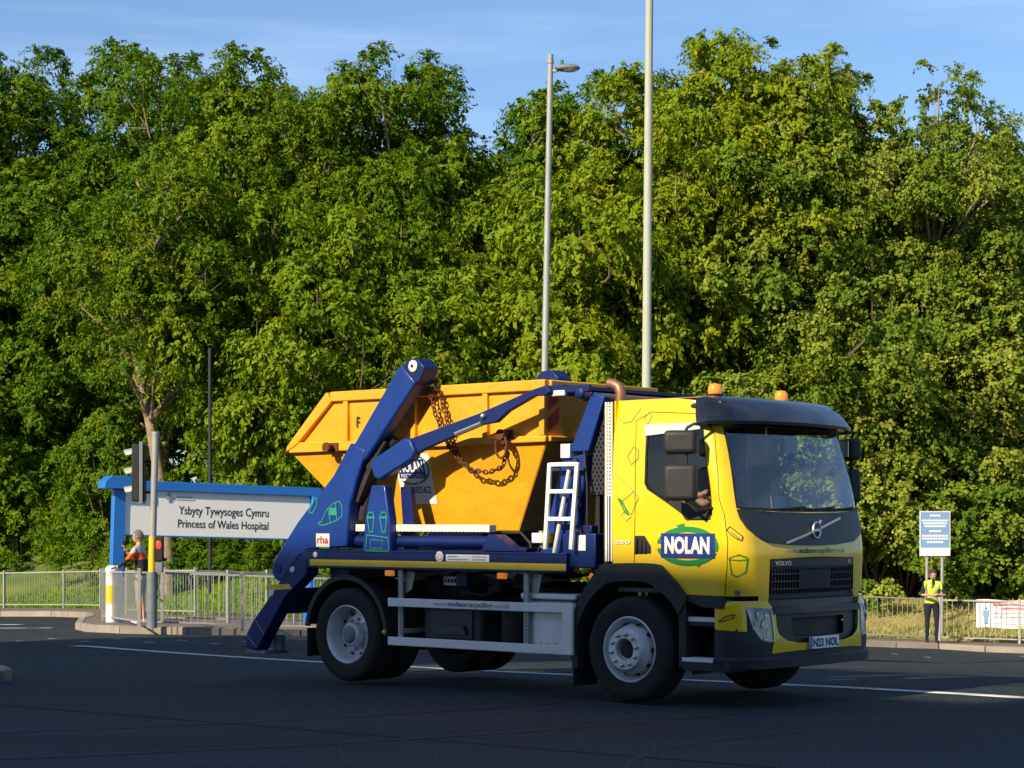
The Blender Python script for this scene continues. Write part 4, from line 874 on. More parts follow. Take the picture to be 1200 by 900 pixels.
    s = MB(); s.lathe([(.055, 0), (.055, .002), (.001, .002)], (-2.46, -1.2, 1.37), 'y', 24, -1); s.build('round_sticker', 'platewhite', lorry); s = MB(); s.lathe([(.038, 0), (.036, .0012), (.028, .0012), (.027, 0)], (-2.46, -1.2025, 1.37), 'y', 24, -1); s.build('round_sticker_print', 'pinkink', lorry)
    s = MB(); s.box(-4.31, -4.10, -1.2035, -1.2, 1.455, 1.60); s.build('square_sticker', 'whitestrip', lorry); text('rha', 'red', lorry, (-4.295, -1.2045, 1.49), (1, 0, 0), (0, 0, 1), .18, .085, 'sticker_lettering', bold=.03)
    s = MB(); s.box(-4.26, -4.10, -1.2034, -1.2, 1.435, 1.453); s.build('sticker_strip', 'green', lorry)
    # side repeater
    s = MB(); s.sphere((-.48, -1.15, 1.19), .045, 8, (.6, .6, 1)); s.build('side_repeater', 'orange', lorry)
    s = MB(); s.tube([(-.48, -1.14, 1.24), (-.40, -1.12, 1.27), (-.30, -1.1, 1.27)], .008, 6); s.build('repeater_stalk', 'black', lorry)
    s = MB(); s.box(-5.10, -5.0, -.95, -.7, .75, .95); s.build('rear_lamp', 'red', lorry, bevel=.01); s = MB(); s.box(-5.10, -5.0, .7, .95, .75, .95); s.build('rear_lamp', 'red', lorry, bevel=.01); s = MB(); s.box(-5.0, -4.9, -1.0, 1.0, .7, .98); s.tube([(-4.98, -1.0, 1.27), (-4.98, 1.0, 1.27)], .07, 14); s.build('rear_crossmember', 'navy', lorry)
    # teal line drawings of bottles and bins
    def dr(pts, r=.006, y=-1.2055, close=True):
        mb = MB(); pts = pts + ([pts[0]] if close else [])
        for (a, b), (c, d_) in zip(pts, pts[1:]): mb.bar((a, y, b), (c, y, d_), r * 2, .002, up=(0, -1, 0))
        mb.build('line_drawing', 'tealline', lorry)
    dr([(-4.27, 1.72), (-4.22, 1.73), (-4.14, 1.86), (-4.03, 1.93), (-3.94, 1.95), (-3.90, 1.90), (-3.90, 1.79), (-3.97, 1.75), (-4.10, 1.71), (-4.20, 1.69), (-4.27, 1.70)]); dr([(-4.12, 1.87), (-4.08, 1.72)], close=False); dr([(-4.0, 1.93), (-3.98, 1.75)], close=False)
    dr([(-4.42, 1.84), (-4.36, 1.93), (-4.33, 1.99), (-4.29, 1.98), (-4.30, 1.90), (-4.37, 1.82)])
    for cx in (-3.46, -3.27): dr([(cx - .055, 1.78), (cx - .03, 1.83), (cx + .03, 1.83), (cx + .05, 1.78), (cx + .025, 1.62), (cx - .02, 1.62)]); dr([(cx - .05, 1.775), (cx + .045, 1.775)], .01, close=False)
    dr([(-3.52, 1.59), (-3.20, 1.56), (-3.19, 1.42), (-3.54, 1.43)]); dr([(-3.46, 1.54), (-3.28, 1.53), (-3.29, 1.45), (-3.47, 1.45)], .004); dr([(-3.54, 1.425), (-3.19, 1.42)], .012, close=False)
    mb = MB(); mb.box(-4.10, -3.99, -1.204, -1.2, 1.80, 1.88); mb.build('drawing_fill', 'tealline', lorry)
body()

# ---------------------------------------------------------------- skip and its chain
skip = empty('waste_skip', lorry.location, TH, 'empty yellow metal skip riding on the deck of the lorry', 'skip')
def build_skip():
    yt, yc, yb = .90, .885, .64
    zt, zc, zb = 3.16, 2.555, 1.64
    top = [(-4.40, zt), (-1.27, zt - .01)]; cr = [(-5.06, 2.515), (-1.27, zc)]; bt = [(-4.12, zb), (-1.86, zb)]
    V = []; 
    for sg in (-1, 1): V += [(top[0][0], sg * yt, zt), (top[1][0], sg * yt, zt), (cr[0][0], sg * yc, cr[0][1]), (cr[1][0], sg * yc, cr[1][1]), (bt[0][0], sg * yb, zb), (bt[1][0], sg * yb, zb)]
    F = []
    for b, fl in ((0, 0), (6, 1)):
        for q in ((0, 1, 3, 2), (2, 3, 5, 4)): q = tuple(b + i for i in q); F.append(q if fl else q[::-1])
    F += [(1, 7, 9, 3), (3, 9, 11, 5), (4, 5, 11, 10), (2, 4, 10, 8), (0, 2, 8, 6)]
    mb = MB(); mb.add(V, F)
    me = mb.build('skip_shell', 'skipyellow', skip, smooth=False); s = me.modifiers.new('solid', 'SOLIDIFY'); s.thickness = .012; s.offset = 0
    # rims, ribs
    r = MB()
    for sg in (-1, 1):
        y0, y1 = sorted((sg * (yt + .05), sg * (yt - .015)))
        r.box(-4.36, -1.25, y0, y1, 3.055, 3.165); r.prism([(-4.42, 3.165), (-4.34, 3.055), (-4.90, 2.59), (-5.08, 2.51), (-5.06, 2.58)], y0, y1)
        r.prism([(-5.05, 2.60), (-4.90, 2.62), (-1.25, 2.60), (-1.25, 2.535), (-5.04, 2.50)], y0 + (.012 if sg < 0 else 0), y1 - (.0 if sg < 0 else .012))
    r.box(-1.265, -1.215, -.88, .88, 3.05, 3.162); r.box(-1.262, -1.225, -.88, .88, 2.54, 2.60); r.box(-4.44, -4.38, -.88, .88, 3.09, 3.16); ro = r.build('rim', 'skipyellow', skip, bevel=.012)
    for sg in (-1, 1):
        y0, y1 = sorted((sg * (yt + .04), sg * (yt - .01)))
        for x in (-4.13, -3.10, -2.07, -1.30): b = MB(); b.box(x - .035, x + .035, y0, y1, 2.60, 3.055); b.build('side_rib', 'skipyellow', skip, bevel=.008)
    # lifting lugs
    for sg in (-1, 1):
        for x, z in ((-4.32, 2.55), (-1.76, 2.62)):
            l = MB(); l.lathe([(.035, 0), (.035, .10), (.055, .10), (.055, .125), (.001, .125)], (x, sg * .93, z), 'y', 14, sg); l.box(x - .09, x + .09, *sorted((sg * .935, sg * .955)), z - .05, z + .05); l.build('lifting_lug', 'rust', skip)
    # striped reflective plate on the front end
    p = MB(); p.add([(-1.21, -.90, 2.87), (-1.21, -.80, 2.98), (-1.21, -.72, 3.04), (-1.21, -.90, 2.86 + .12)], [(0, 1, 2, 3)]); p.v = []
    p = MB(); p.prism([(0, 0)] * 3, 0, 0) if False else None
    def par(y0, z0, w, h, sh): return [(-1.2705 + .012, y0, z0), (-1.2585, y0 + w, z0 + sh), (-1.2585, y0 + w, z0 + sh + h), (-1.2585, y0, z0 + h)]
    for a_ in ((-.88, 2.85, .16, .13, .10), (-.88, 2.63, .17, .15, .12), (.70, 2.85, .16, .13, .10), (.70, 2.63, .17, .15, .12)): p = MB(); p.add(par(*a_), [(0, 1, 2, 3)]); p.build('hazard_stripe', 'red', skip, smooth=False)
    # signboard on the sloping near side
    def sl(x, z, off=.008):   # point on the lower near slope
        t = (zc - z) / (zc - zb); y = -(yc + (yb - yc) * t); n = Vector((0, -(zc - zb), -(yc - yb))).normalized(); return Vector((x, y, z)) + n * off
    up = (sl(0, 2.4) - sl(0, 1.9)).normalized()
    q = MB(); q.add([sl(-3.45, 1.92), sl(-2.94, 1.92), sl(-2.94, 2.46), sl(-3.45, 2.46)], [(0, 1, 2, 3)]); q.build('company_board', 'platewhite', skip, smooth=False)
    q = MB(); 
    q.add([sl(-3.42, 2.20, .011), sl(-3.03, 2.20, .011), sl(-3.03, 2.40, .011), sl(-3.42, 2.40, .011)], [(0, 1, 2, 3)]); q.build('board_panel', 'stickblue', skip, smooth=False)
    text('NOLAN', 'platewhite', skip, sl(-3.40, 2.265, .014), (1, 0, 0), up, .35, .12, 'board_lettering', bold=.03); text('RECYCLING', 'platewhite', skip, sl(-3.39, 2.21, .014), (1, 0, 0), up, .33, .04, 'board_lettering', bold=.01)
    text('740562', 'stickblue', skip, sl(-3.33, 2.04, .011), (1, 0, 0), up, .34, .075, 'board_lettering', bold=.01)
    q = MB(); q.tube([sl(-3.23 + .26 * math.cos(a), 2.30 + .16 * math.sin(a), .012) for a in np.linspace(-1.2, 1.2, 16)], .010, 5); q.tube([sl(-3.23 + .26 * math.cos(a), 2.30 + .16 * math.sin(a), .012) for a in np.linspace(-2.2, -1.3, 8)], .010, 5); q.build('board_arrows', 'green', skip)
    text('F', 'ink', skip, (-3.98, -.912, 2.76), (1, 0, 0), (0, 0, 1), .05, .12, 'stencil_lettering', bold=.02)
build_skip()
def chain(path, name, link=.072):
    pts = [Vector(p) for p in path]; 
    d = [0]
    for a, b in zip(pts, pts[1:]): d.append(d[-1] + (b - a).length)
    def at(t):
        t = max(0, min(d[-1], t)); i = max(0, min(len(d) - 2, int(np.searchsorted(d, t)) - 1)); return pts[i].lerp(pts[i + 1], (t - d[i]) / max(1e-6, d[i + 1] - d[i]))
    mb = MB(); n = int(d[-1] / (link * .68)); 
    for k in range(n):
        t = (k + .5) / n * d[-1]; c = at(t); ax = (at(t + .02) - at(t - .02)).normalized(); s = ax.cross(Vector((0, 1, 0))).normalized()
        if k % 2: s = ax.cross(s).normalized()
        c += Vector((random.uniform(-.008, .008), random.uniform(-.008, .008), 0))
        ring = [c + ax * math.cos(a) * link * .5 + s * math.sin(a) * link * .30 for a in np.linspace(0, 2 * PI, 11)]; mb.tube(ring, .0085, 6, False)
    return mb.build(name, 'rust', lorry)
for sg in (-1, 1):
    chain([(-2.80, sg * 1.0, 3.17), (-2.75, sg * .99, 2.96), (-2.66, sg * .98, 2.73), (-2.54, sg * .98, 2.53), (-2.40, sg * .97, 2.37), (-2.23, sg * .96, 2.27), (-1.99, sg * .96, 2.235), (-1.80, sg * .965, 2.29), (-1.71, sg * .99, 2.42), (-1.72, sg * 1.0, 2.55), (-1.76, sg * 1.02, 2.62)], 'lifting_chain')
    chain([(-2.72, sg * 1.0, 3.2), (-2.66, sg * .97, 3.05), (-2.61, sg * .965, 2.90), (-2.54, sg * .965, 2.74), (-2.47, sg * .97, 2.55), (-2.38, sg * .97, 2.38)], 'lifting_chain')
mb = MB()
mb.tube([(-1.76 + .075 * math.cos(a), -1.03, 2.50 + .12 * math.sin(a)) for a in np.linspace(0, 2 * PI, 17)], .014, 7, False); mb.tube([(-1.72, -1.02, 2.66), (-1.76, -1.02, 2.62), (-1.74, -1.02, 2.52)], .02, 7)
mb.build('chain_hook', 'rust', lorry)

# ---------------------------------------------------------------- people
def person(label, loc, rz, J, skins, mats, parent=None, hair='hair', headturn=0, fingers=True, headtilt=0):
    """J: joints (forward +x, left +y); skins: list of chains [(joint, radius), ...] rooted at the pelvis; mats: function(point) -> material name"""
    root = empty('person', loc, rz, label, 'person')
    if parent is not None: root.location = parent[0]; root.rotation_euler = (0, 0, parent[1])
    V = []; E = []; Rr = []; idx = {}
    for ch in skins:
        prev = None
        for nm, r in ch:
            if nm not in idx: idx[nm] = len(V); V.append(Vector(J[nm])); Rr.append(r)
            if prev is not None and (prev, idx[nm]) not in E: E.append((prev, idx[nm]))
            prev = idx[nm]
    me = bpy.data.meshes.new('body'); me.from_pydata(V, E, []); o = bpy.data.objects.new('body', me); COL.objects.link(o)
    s = o.modifiers.new('skin', 'SKIN'); s.use_smooth_shade = True
    for i, r in enumerate(Rr): me.skin_vertices[0].data[i].radius = r if isinstance(r, tuple) else (r, r)
    me.skin_vertices[0].data[0].use_root = True
    sb = o.modifiers.new('sub', 'SUBSURF'); sb.levels = 2; sb.render_levels = 2
    bpy.context.view_layer.update(); me2 = bpy.data.meshes.new_from_object(o.evaluated_get(bpy.context.evaluated_depsgraph_get())); bpy.data.objects.remove(o)
    bm = bmesh.new(); bm.from_mesh(me2)
    # head: shaped ellipsoid with brow, nose, chin and ears
    h = Vector(J['head']); mt = Matrix.Translation(h) @ Matrix.Rotation(headturn, 4, 'Z') @ Matrix.Rotation(headtilt, 4, 'Y')
    g = bmesh.ops.create_uvsphere(bm, u_segments=20, v_segments=16, radius=1)
    for v in g['verts']:
        x, y, z = v.co; f = max(0, x); jaw = max(0, -z)
        px = .098 * x + (.012 * f * jaw); py = .076 * y * (1 - .28 * jaw); pz = .122 * z
        if f > .75 and abs(y) < .25 and -.35 < z < .12: px += .020 * (1 - abs(y) / .25) * (1 - abs(z + .15) / .3 if abs(z + .15) < .3 else 0)
        if f > .6 and .05 < z < .3 and .15 < abs(y) < .6: px -= .008
        v.co = mt @ Vector((px, py, pz))
    for sg in (-1, 1):
        g = bmesh.ops.create_uvsphere(bm, u_segments=8, v_segments=6, radius=1)
        for v in g['verts']: v.co = mt @ Vector((.018 * v.co.x - .005, sg * .078 + .010 * v.co.y, .03 * v.co.z - .005))
    # fingers
    if fingers:
        for sd in ('L', 'R'):
            if 'hand' + sd not in J: continue
            hd = Vector(J['hand' + sd]); wr = Vector(J['wrist' + sd]); d = (hd - wr).normalized(); up = Vector(J.get('palm' + sd, (0, 0, 1))); s_ = d.cross(up).normalized(); up = s_.cross(d)
            for k, ln in enumerate((.062, .072, .068, .055)):
                b0 = hd + d * .02 + s_ * (k - 1.5) * .019; p1 = b0 + d * ln * .55 - up * .006; p2 = p1 + d * ln * .35 - up * .022
                t = MB().tube([b0 - d * .02, b0, p1, p2], [.010, .0095, .0085, .0065], 6); bmv = [bm.verts.new(q) for q in t.v]
                for f in t.f: bm.faces.new([bmv[i] for i in f])
            b0 = wr + d * .03 - s_ * .02; p1 = b0 - s_ * .03 + d * .03; p2 = p1 + d * .03 - up * .008
            t = MB().tube([b0, p1, p2], [.012, .011, .008], 6); bmv = [bm.verts.new(q) for q in t.v]
            for f in t.f: bm.faces.new([bmv[i] for i in f])
    names = []
    for f in bm.faces:
        m = mats(f.calc_center_median()); 
        if m not in names: names.append(m)
        f.material_index = names.index(m); f.smooth = True
    me2.materials.clear(); bm.to_mesh(me2); bm.free()
    for m in names: me2.materials.append(M(m))
    body = bpy.data.objects.new('body', me2); COL.objects.link(body); body.parent = root; me2.name = 'body'
    hb = MB(); hb.sphere((0, 0, 0), 1, 12); hv = []
    for x, y, z in hb.v:
        k = 1.0
        if x > .35 and z < .45: k = .86
        if z < -.35: k = .8
        p = mt @ Vector((.106 * x * k - .006, .084 * y * k, .128 * z * k + .008)); hv.append(tuple(p))
    hb.v = hv; hb.build('hair', hair, root)
    eb = MB()
    for sg in (-1, 1): eb.sphere(tuple(mt @ Vector((.086, sg * .03, .012))), .011, 6)
    eb.build('eyes', 'ink', root); mbm = MB(); mbm.sphere(tuple(mt @ Vector((.093, 0, -.062))), .018, 6, (.4, 1, .3)); mbm.build('mouth', 'pinkink', root)
    return root
def legs(J, feet=True):
    out = []
    for sd in ('L', 'R'):
        out.append([('pelvis', .125), ('hip' + sd, .098), ('thigh' + sd, .088), ('knee' + sd, .060), ('calf' + sd, .056), ('ankle' + sd, .038)] + ([('heel' + sd, .040), ('toe' + sd, .034)] if feet else []))
    return out
TORSO = [('pelvis', .125), ('waist', .118), ('chest', .142), ('upchest', .125), ('neck', .052), ('skull', .050)]
def arms(sh=.066): return [[('upchest', .125), ('shoulder' + s, sh), ('uparm' + s, .052), ('elbow' + s, .043), ('forearm' + s, .036), ('wrist' + s, .026), ('hand' + s, (.036, .020))] for s in ('L', 'R')]
def mid(J, a, b, t=.5): return tuple(Vector(J[a]).lerp(Vector(J[b]), t))
def std():
    J = dict(pelvis=(0, 0, .96), waist=(.0, 0, 1.08), chest=(.01, 0, 1.24), upchest=(0, 0, 1.38), neck=(0, 0, 1.49), skull=(.01, 0, 1.58), head=(.02, 0, 1.645))
    for s, g in (('L', 1), ('R', -1)):
        J['hip' + s] = (0, g * .10, .90); J['knee' + s] = (.02, g * .11, .50); J['ankle' + s] = (-.02, g * .11, .09); J['heel' + s] = (-.04, g * .11, .045); J['toe' + s] = (.17, g * .13, .035); J['shoulder' + s] = (0, g * .18, 1.41)
    return J
def fill(J):
    for s in 'LR':
        J['thigh' + s] = mid(J, 'hip' + s, 'knee' + s, .45); J['calf' + s] = mid(J, 'knee' + s, 'ankle' + s, .35); J['uparm' + s] = mid(J, 'shoulder' + s, 'elbow' + s, .5); J['forearm' + s] = mid(J, 'elbow' + s, 'wrist' + s, .4)
    return J
def groundz(x, y, on_pave=True): return g0(x, y) + (.127 if on_pave else 0)
# man in the hi-vis vest, forearms crossed on the rail
x, y = gp(1092, 753.5, .127); J = std()
J.update(chest=(.05, 0, 1.23), upchest=(.08, 0, 1.36), neck=(.11, 0, 1.46), skull=(.14, -.01, 1.53), head=(.165, -.01, 1.595), shoulderL=(.08, .18, 1.38), shoulderR=(.08, -.18, 1.38), elbowL=(.18, .27, 1.12), elbowR=(.18, -.27, 1.12), wristL=(.33, .04, 1.10), wristR=(.36, -.02, 1.13), handL=(.36, -.06, 1.10), handR=(.38, .08, 1.14), palmL=(0, 0, 1), palmR=(0, 0, 1)); fill(J)
def m1(p):
    r = abs(p.y)
    if p.z > 1.475: return 'skin'
    if p.z < .10: return 'clothblack'
    if p.z < .93: return 'trouser'
    if p.x > .22 and p.z < 1.2: return 'skin'
    if r > .205 or (r > .17 and p.z < 1.25): return 'clothblack' if p.z > 1.14 else 'skin'
    if 1.02 < p.z < 1.07 or (.085 < r < .12 and p.z > 1.2): return 'reflect'
    return 'clothblack' if (p.z > 1.30 and r < .035 and p.x > .05) else 'hivis'
person('man in a yellow hi-vis vest and dark trousers resting crossed forearms on the guardrail', (x, y + .0, groundz(x, y)), R(-90), J, [TORSO] + legs(J) + arms(), m1, headturn=R(25), headtilt=R(18))
steward_xy = (x, y)
# man at the crossing with his phone up
x, y = gp(166, 731.5, .127); J = std()
J.update(chest=(.03, .0, 1.24), upchest=(.05, .0, 1.38), shoulderL=(.05, .18, 1.40), shoulderR=(.05, -.18, 1.40), elbowL=(.20, .27, 1.18), wristL=(.38, .22, 1.08), handL=(.45, .20, 1.07), elbowR=(.20, -.22, 1.19), wristR=(.33, -.10, 1.34), handR=(.36, -.08, 1.42), palmL=(0, 0, 1), palmR=(-1, 0, 0), neck=(.05, 0, 1.49), skull=(.06, 0, 1.57), head=(.075, 0, 1.64), kneeR=(.06, -.11, .5)); fill(J)
def m2(p):
    if p.z > 1.475 and p.x < .2: return 'skin'
    if p.z < .10: return 'white'
    if p.z < .46: return 'skin'
    if p.z < .92: return 'shorts'
    dist = Vector((p.x, p.y)).length
    if p.x > .37 or (p.x > .25 and p.z > 1.26): return 'skin'
    if p.z > 1.33: return 'shirtgrey'
    if p.z > 1.22: return 'shirtorange'
    return 'clothblack'
person('man in a grey, orange and black jacket and white shorts holding up a phone', (x, y, groundz(x, y)), R(168), J, [TORSO] + legs(J) + arms(), m2, hair='hairgrey')
ph = MB(); ph.box(-.005, .005, -.037, .037, -.075, .075); o = ph.build('phone', 'ink', None, bevel=.004); c, s = math.cos(R(168)), math.sin(R(168)); hx, hy = .40, -.075
o.location = (x + hx * c - hy * s, y + hx * s + hy * c, groundz(x, y) + 1.49); o.rotation_euler = (0, 0, R(168)); tag(o, 'small black phone held up by the man in white shorts', 'phone')
man_xy = (x, y)
# driver
J = dict(pelvis=(.14, -.58, 1.70), waist=(.10, -.58, 1.80), chest=(.08, -.58, 1.96), upchest=(.08, -.58, 2.10), neck=(.10, -.58, 2.21), skull=(.12, -.58, 2.29), head=(.13, -.58, 2.36))
for s, g in (('L', 1), ('R', -1)):
    J['hip' + s] = (.18, -.58 + g * .10, 1.69); J['knee' + s] = (.60, -.58 + g * .13, 1.66); J['ankle' + s] = (.72, -.58 + g * .13, 1.25); J['heel' + s] = (.70, -.58 + g * .13, 1.17); J['toe' + s] = (.86, -.58 + g * .13, 1.18)
    J['shoulder' + s] = (.08, -.58 + g * .18, 2.12)
J.update(elbowR=(.28, -.80, 1.90), wristR=(.56, -.74, 2.0), handR=(.61, -.72, 2.03), elbowL=(.28, -.34, 1.90), wristL=(.54, -.42, 2.02), handL=(.60, -.43, 2.05), palmR=(0, 0, 1), palmL=(0, 0, 1)); fill(J)
def m3(p):
    if p.z > 2.20: return 'skin'
    if p.z < 1.72: return 'trouser'
    if p.x > .26: return 'skin'
    return 'shirtgrey' if abs(p.y + .58) > .16 and p.z < 2.05 else 'stickblue'
person('driver in a dark top sitting in the cab with both hands on the steering wheel', (0, 0, 0), 0, J, [TORSO] + legs(J) + arms(.06), m3, parent=(lorry.location, TH))

# ---------------------------------------------------------------- street furniture
def post_line(pts, label, group='pedestrian guardrail panels', skip_last=False, ztop=1.0, mat='galv', off=.127):
    "guardrail panels between neighbouring points; each panel owns its left post"
    for i, ((x0, y0), (x1, y1)) in enumerate(zip(pts, pts[1:])):
        z0, z1 = g0(x0, y0) + off, g0(x1, y1) + off; d = Vector((x1 - x0, y1 - y0, z1 - z0)); Ln = math.hypot(d.x, d.y); u = Vector((d.x / Ln, d.y / Ln, 0))
        lb = label[i] if isinstance(label, (list, tuple)) else label
        r = empty('guardrail_panel', (x0, y0, z0), math.atan2(d.y, d.x), lb, 'guardrail', group); dz = z1 - z0
        m = MB(); m.box(-.03, .03, -.03, .03, -.02, ztop + .05); m.box(.032, .036, -.012, .012, .5, .54); m.build('post', mat, r, bevel=.006)
        if i == len(pts) - 2 and not skip_last: m = MB(); m.box(Ln - .03, Ln + .03, -.03, .03, dz - .02, dz + ztop + .05); m.build('post', mat, r, bevel=.006)
        e = .05; zz = lambda t: dz * t / Ln
        m = MB(); m.bar((e, 0, ztop - .02 + zz(e)), (Ln - e, 0, ztop - .02 + zz(Ln - e)), .03, .035); m.build('top_rail', mat, r)
        m = MB(); m.bar((e, 0, .10 + zz(e)), (Ln - e, 0, .10 + zz(Ln - e)), .03, .03); m.build('bottom_rail', mat, r)
        m = MB(); n = max(3, int(Ln / .125))
        for k in range(1, n):
            t = e + (Ln - 2 * e) * k / n; m.bar((t, 0, .115 + zz(t)), (t, 0, ztop - .035 + zz(t)), .011)
        m.build('bars', mat, r)
gq = lambda px, py: gp(px, py, .127)
P = gq(163, 734.8); Q = gq(284, 738.0); step = Vector(Q) - Vector(P)
front = [gq(121, 727.5), P, Q] + [tuple(Vector(Q) + step * .999 * k) for k in (1, 2)]
post_line(front[:3], ['short guardrail panel turning the corner behind the white bollard', 'galvanised guardrail panel at the kerb running right from the crossing corner post'])
post_line(front[2:], ['kerbside guardrail panel seen past the lorry\'s blue rear leg', 'kerbside guardrail panel hidden behind the lorry\'s rear wheel'])
mid_ = [gq(190, 729.5), gq(267.5, 731.5), gq(345, 733)]
post_line(mid_, ['middle row guardrail panel just right of the traffic light pole', 'middle row guardrail panel under the right half of the hospital sign'])
bk_ = [gq(149, 719.5), gq(229, 721.8), gq(313, 723.5), gq(400, 726)]
post_line(bk_, ['rear row guardrail panel behind the man in white shorts', 'rear row guardrail panel with a bright sunlit post below the sign lettering', 'rear row guardrail panel ending behind the lorry\'s blue arm'])
far = [gq(-65, 713), gq(5, 712.6), gq(75, 712.8), gq(118, 713.5)]
post_line(far, ['far guardrail panel cut by the left edge of the picture', 'far guardrail panel in front of the grass with a bright left post', 'far guardrail panel meeting the white bollard'])
rt = [gq(935, 745), gq(1008, 747.5), gq(1101, 751.5), gq(1195, 754.5), gq(1290, 757.5)]
post_line(rt, ['guardrail panel hidden behind the lorry\'s front', 'guardrail panel between the lorry\'s front and the man in the hi-vis vest', 'guardrail panel under the left half of the white banner', 'guardrail panel at the right edge holding the banner'])
# bollard
x, y = gq(131, 729); b = empty('bollard', (x, y, groundz(x, y)), 0, 'white round topped bollard with a yellow band under the blue sign column', 'bollard')
MB().lathe([(.115, 0), (.115, .36)], (0, 0, 0), 'z', 24).lathe([(.115, .72), (.115, .98), (.13, 1.0), (.125, 1.06), (.08, 1.10), (.001, 1.11)], (0, 0, 0), 'z', 24).build('column', 'white', b); MB().lathe([(.116, .36), (.116, .72)], (0, 0, 0), 'z', 24).build('band', 'stripe', b)
# traffic light
x, y = gq(178, 735.3); z = groundz(x, y); t = empty('traffic_light', (x, y, z), 0, 'grey traffic light pole with a black signal head and a red lamp box', 'traffic light')
sc_ = y / FPX; lean = .018
m = MB(); m.tube([(0, 0, -.01), (.0, 0, .98)], .095, 14); m.build('pole_base', 'galvdark', t); m = MB(); m.tube([(0, 0, .98), (lean * 3.6, 0, 3.42)], .062, 14); m.tube([(lean * 3.6, 0, 3.42), (lean * 3.65, 0, 3.48)], .07, 14); m.build('pole', 'polegrey', t)
m = MB(); m.tube([(.002, 0, .99), (.012, 0, 1.62)], .066, 14); m.build('pole_band', 'stripe', t)
hd = MB(); hd.box(-.34, -.20, -.12, .10, 2.24, 3.26); h = hd.build('signal_head', 'black', t, bevel=.02)
hb = MB(); hb.box(-.20, -.14, -.16, .16, 2.20, 3.30); hb.build('backing_board', 'galvdark', h); hb = MB(); hb.box(-.139, -.12, -.13, .13, 2.25, 3.25); hb.build('backing_rim', 'plastic', h)
for k in range(3):
    q = MB(); zc = 2.42 + .33 * k; V = []
    for i in range(9):
        a = PI * (i / 8); V += [(-.34, .11 * math.cos(a), zc + .11 * math.sin(a)), (-.50 + .05 * (1 - math.sin(a)), .10 * math.cos(a), zc + .10 * math.sin(a) - .02)]
    q.add(V, [(2 * i, 2 * i + 2, 2 * i + 3, 2 * i + 1) for i in range(8)]); q.build('hood', 'polegrey', h)
m = MB(); m.bar((-.2, 0, 2.4), (.04, 0, 2.4), .04); m.bar((-.2, 0, 2.95), (.05, 0, 2.95), .04); m.build('bracket', 'black', t)
m = MB(); m.box(.07, .21, -.10, .06, 1.18, 1.62); bx = m.build('push_button_box', 'black', t, bevel=.015); m = MB(); m.box(.07, .20, -.09, .05, .98, 1.16); m.build('lower_box', 'galvdark', bx, bevel=.01); m = MB(); m.sphere((.135, -.10, 1.47), .045, 8, (1, .3, 1.7)); m.build('red_lamp', 'redlamp', bx)
m = MB(); m.tube([(.21, -.02, 1.2), (.27, -.02, 1.22)], .03, 10); m.build('detector', 'black', bx)
# street lamps
def lamp_post(px, pyref, D, Hh, r0, r1, lean_, mat, label, head=True):
    x = (px - 600) / FPX * D; z = g0(x, D); t = empty('street_lamp', (x, D, z), 0, label, 'street lamp')
    m = MB(); m.tube([(0, 0, -.2), (0, 0, 1.2), (lean_ * 1.3, 0, 1.3), (lean_ * Hh, 0, Hh)], [r0 * 1.35, r0 * 1.35, r0, r1], 18); m.lathe([(r1 * 1.25, 0), (r1 * 1.25, .06)], (lean_ * Hh * .985, 0, Hh * .985), 'z', 16); m.build('pole', mat, t)
    if head:
        X = lean_ * Hh; a = MB(); a.tube([(X, 0, Hh - .32), (X + .10, -.02, Hh - .33), (X + .2, -.05, Hh - .30)], .03, 8); a.build('arm', 'polegrey', t)
        a = MB(); a.sphere((X + .33, -.08, Hh - .28), .25, 10, (1, .55, .32)); ho = a.build('lamp_head', 'galvdark', t); a = MB(); a.sphere((X + .36, -.09, Hh - .315), .18, 8, (1, .6, .3)); a.build('lens', 'lens', ho); a = MB(); a.lathe([(.035, 0), (.035, .08), (.001, .09)], (X + .22, -.05, Hh - .20), 'z', 10); a.build('light_sensor', 'green', ho)
    return t
lamp_post(636.2 - .02 * 0, 0, 40., 0, 0, 0, 0, 'polegrey', 'x', False) if False else None
D = 40.; zt = CAMH + (HOR - 64) / FPX * D; x0 = (634.5 - 600) / FPX * D; zb = g0(x0, D); lamp_post(632.5, 0, D, zt - zb, .075, .055, (645.2 - 632.5) / FPX * D / (zt - zb), 'polegrey', 'tall grey street lamp with a small lamp head, rising behind the skip')
D = 34.; H2 = 12.5; px0 = 755.2; lamp_post(px0, 0, D, H2, .082, .062, (761.8 - px0) / FPX * D / H2, 'polegreen', 'tall pale green column rising behind the lorry cab out of the top of the picture', True)
D = 50.; xx = (246 - 600) / FPX * D; t = empty('slim_pole', (xx, D, G(xx, D)), 0, 'slim dark pole with a pale sleeve above the hospital sign', 'pole'); m = MB(); m.tube([(0, 0, 0), (0, 0, 6.1)], .045, 10); m.build('shaft', 'plastic', t); m = MB(); m.tube([(0, 0, 1.75), (0, 0, 2.35)], .085, 12); m.build('sleeve', 'polegreen', t)
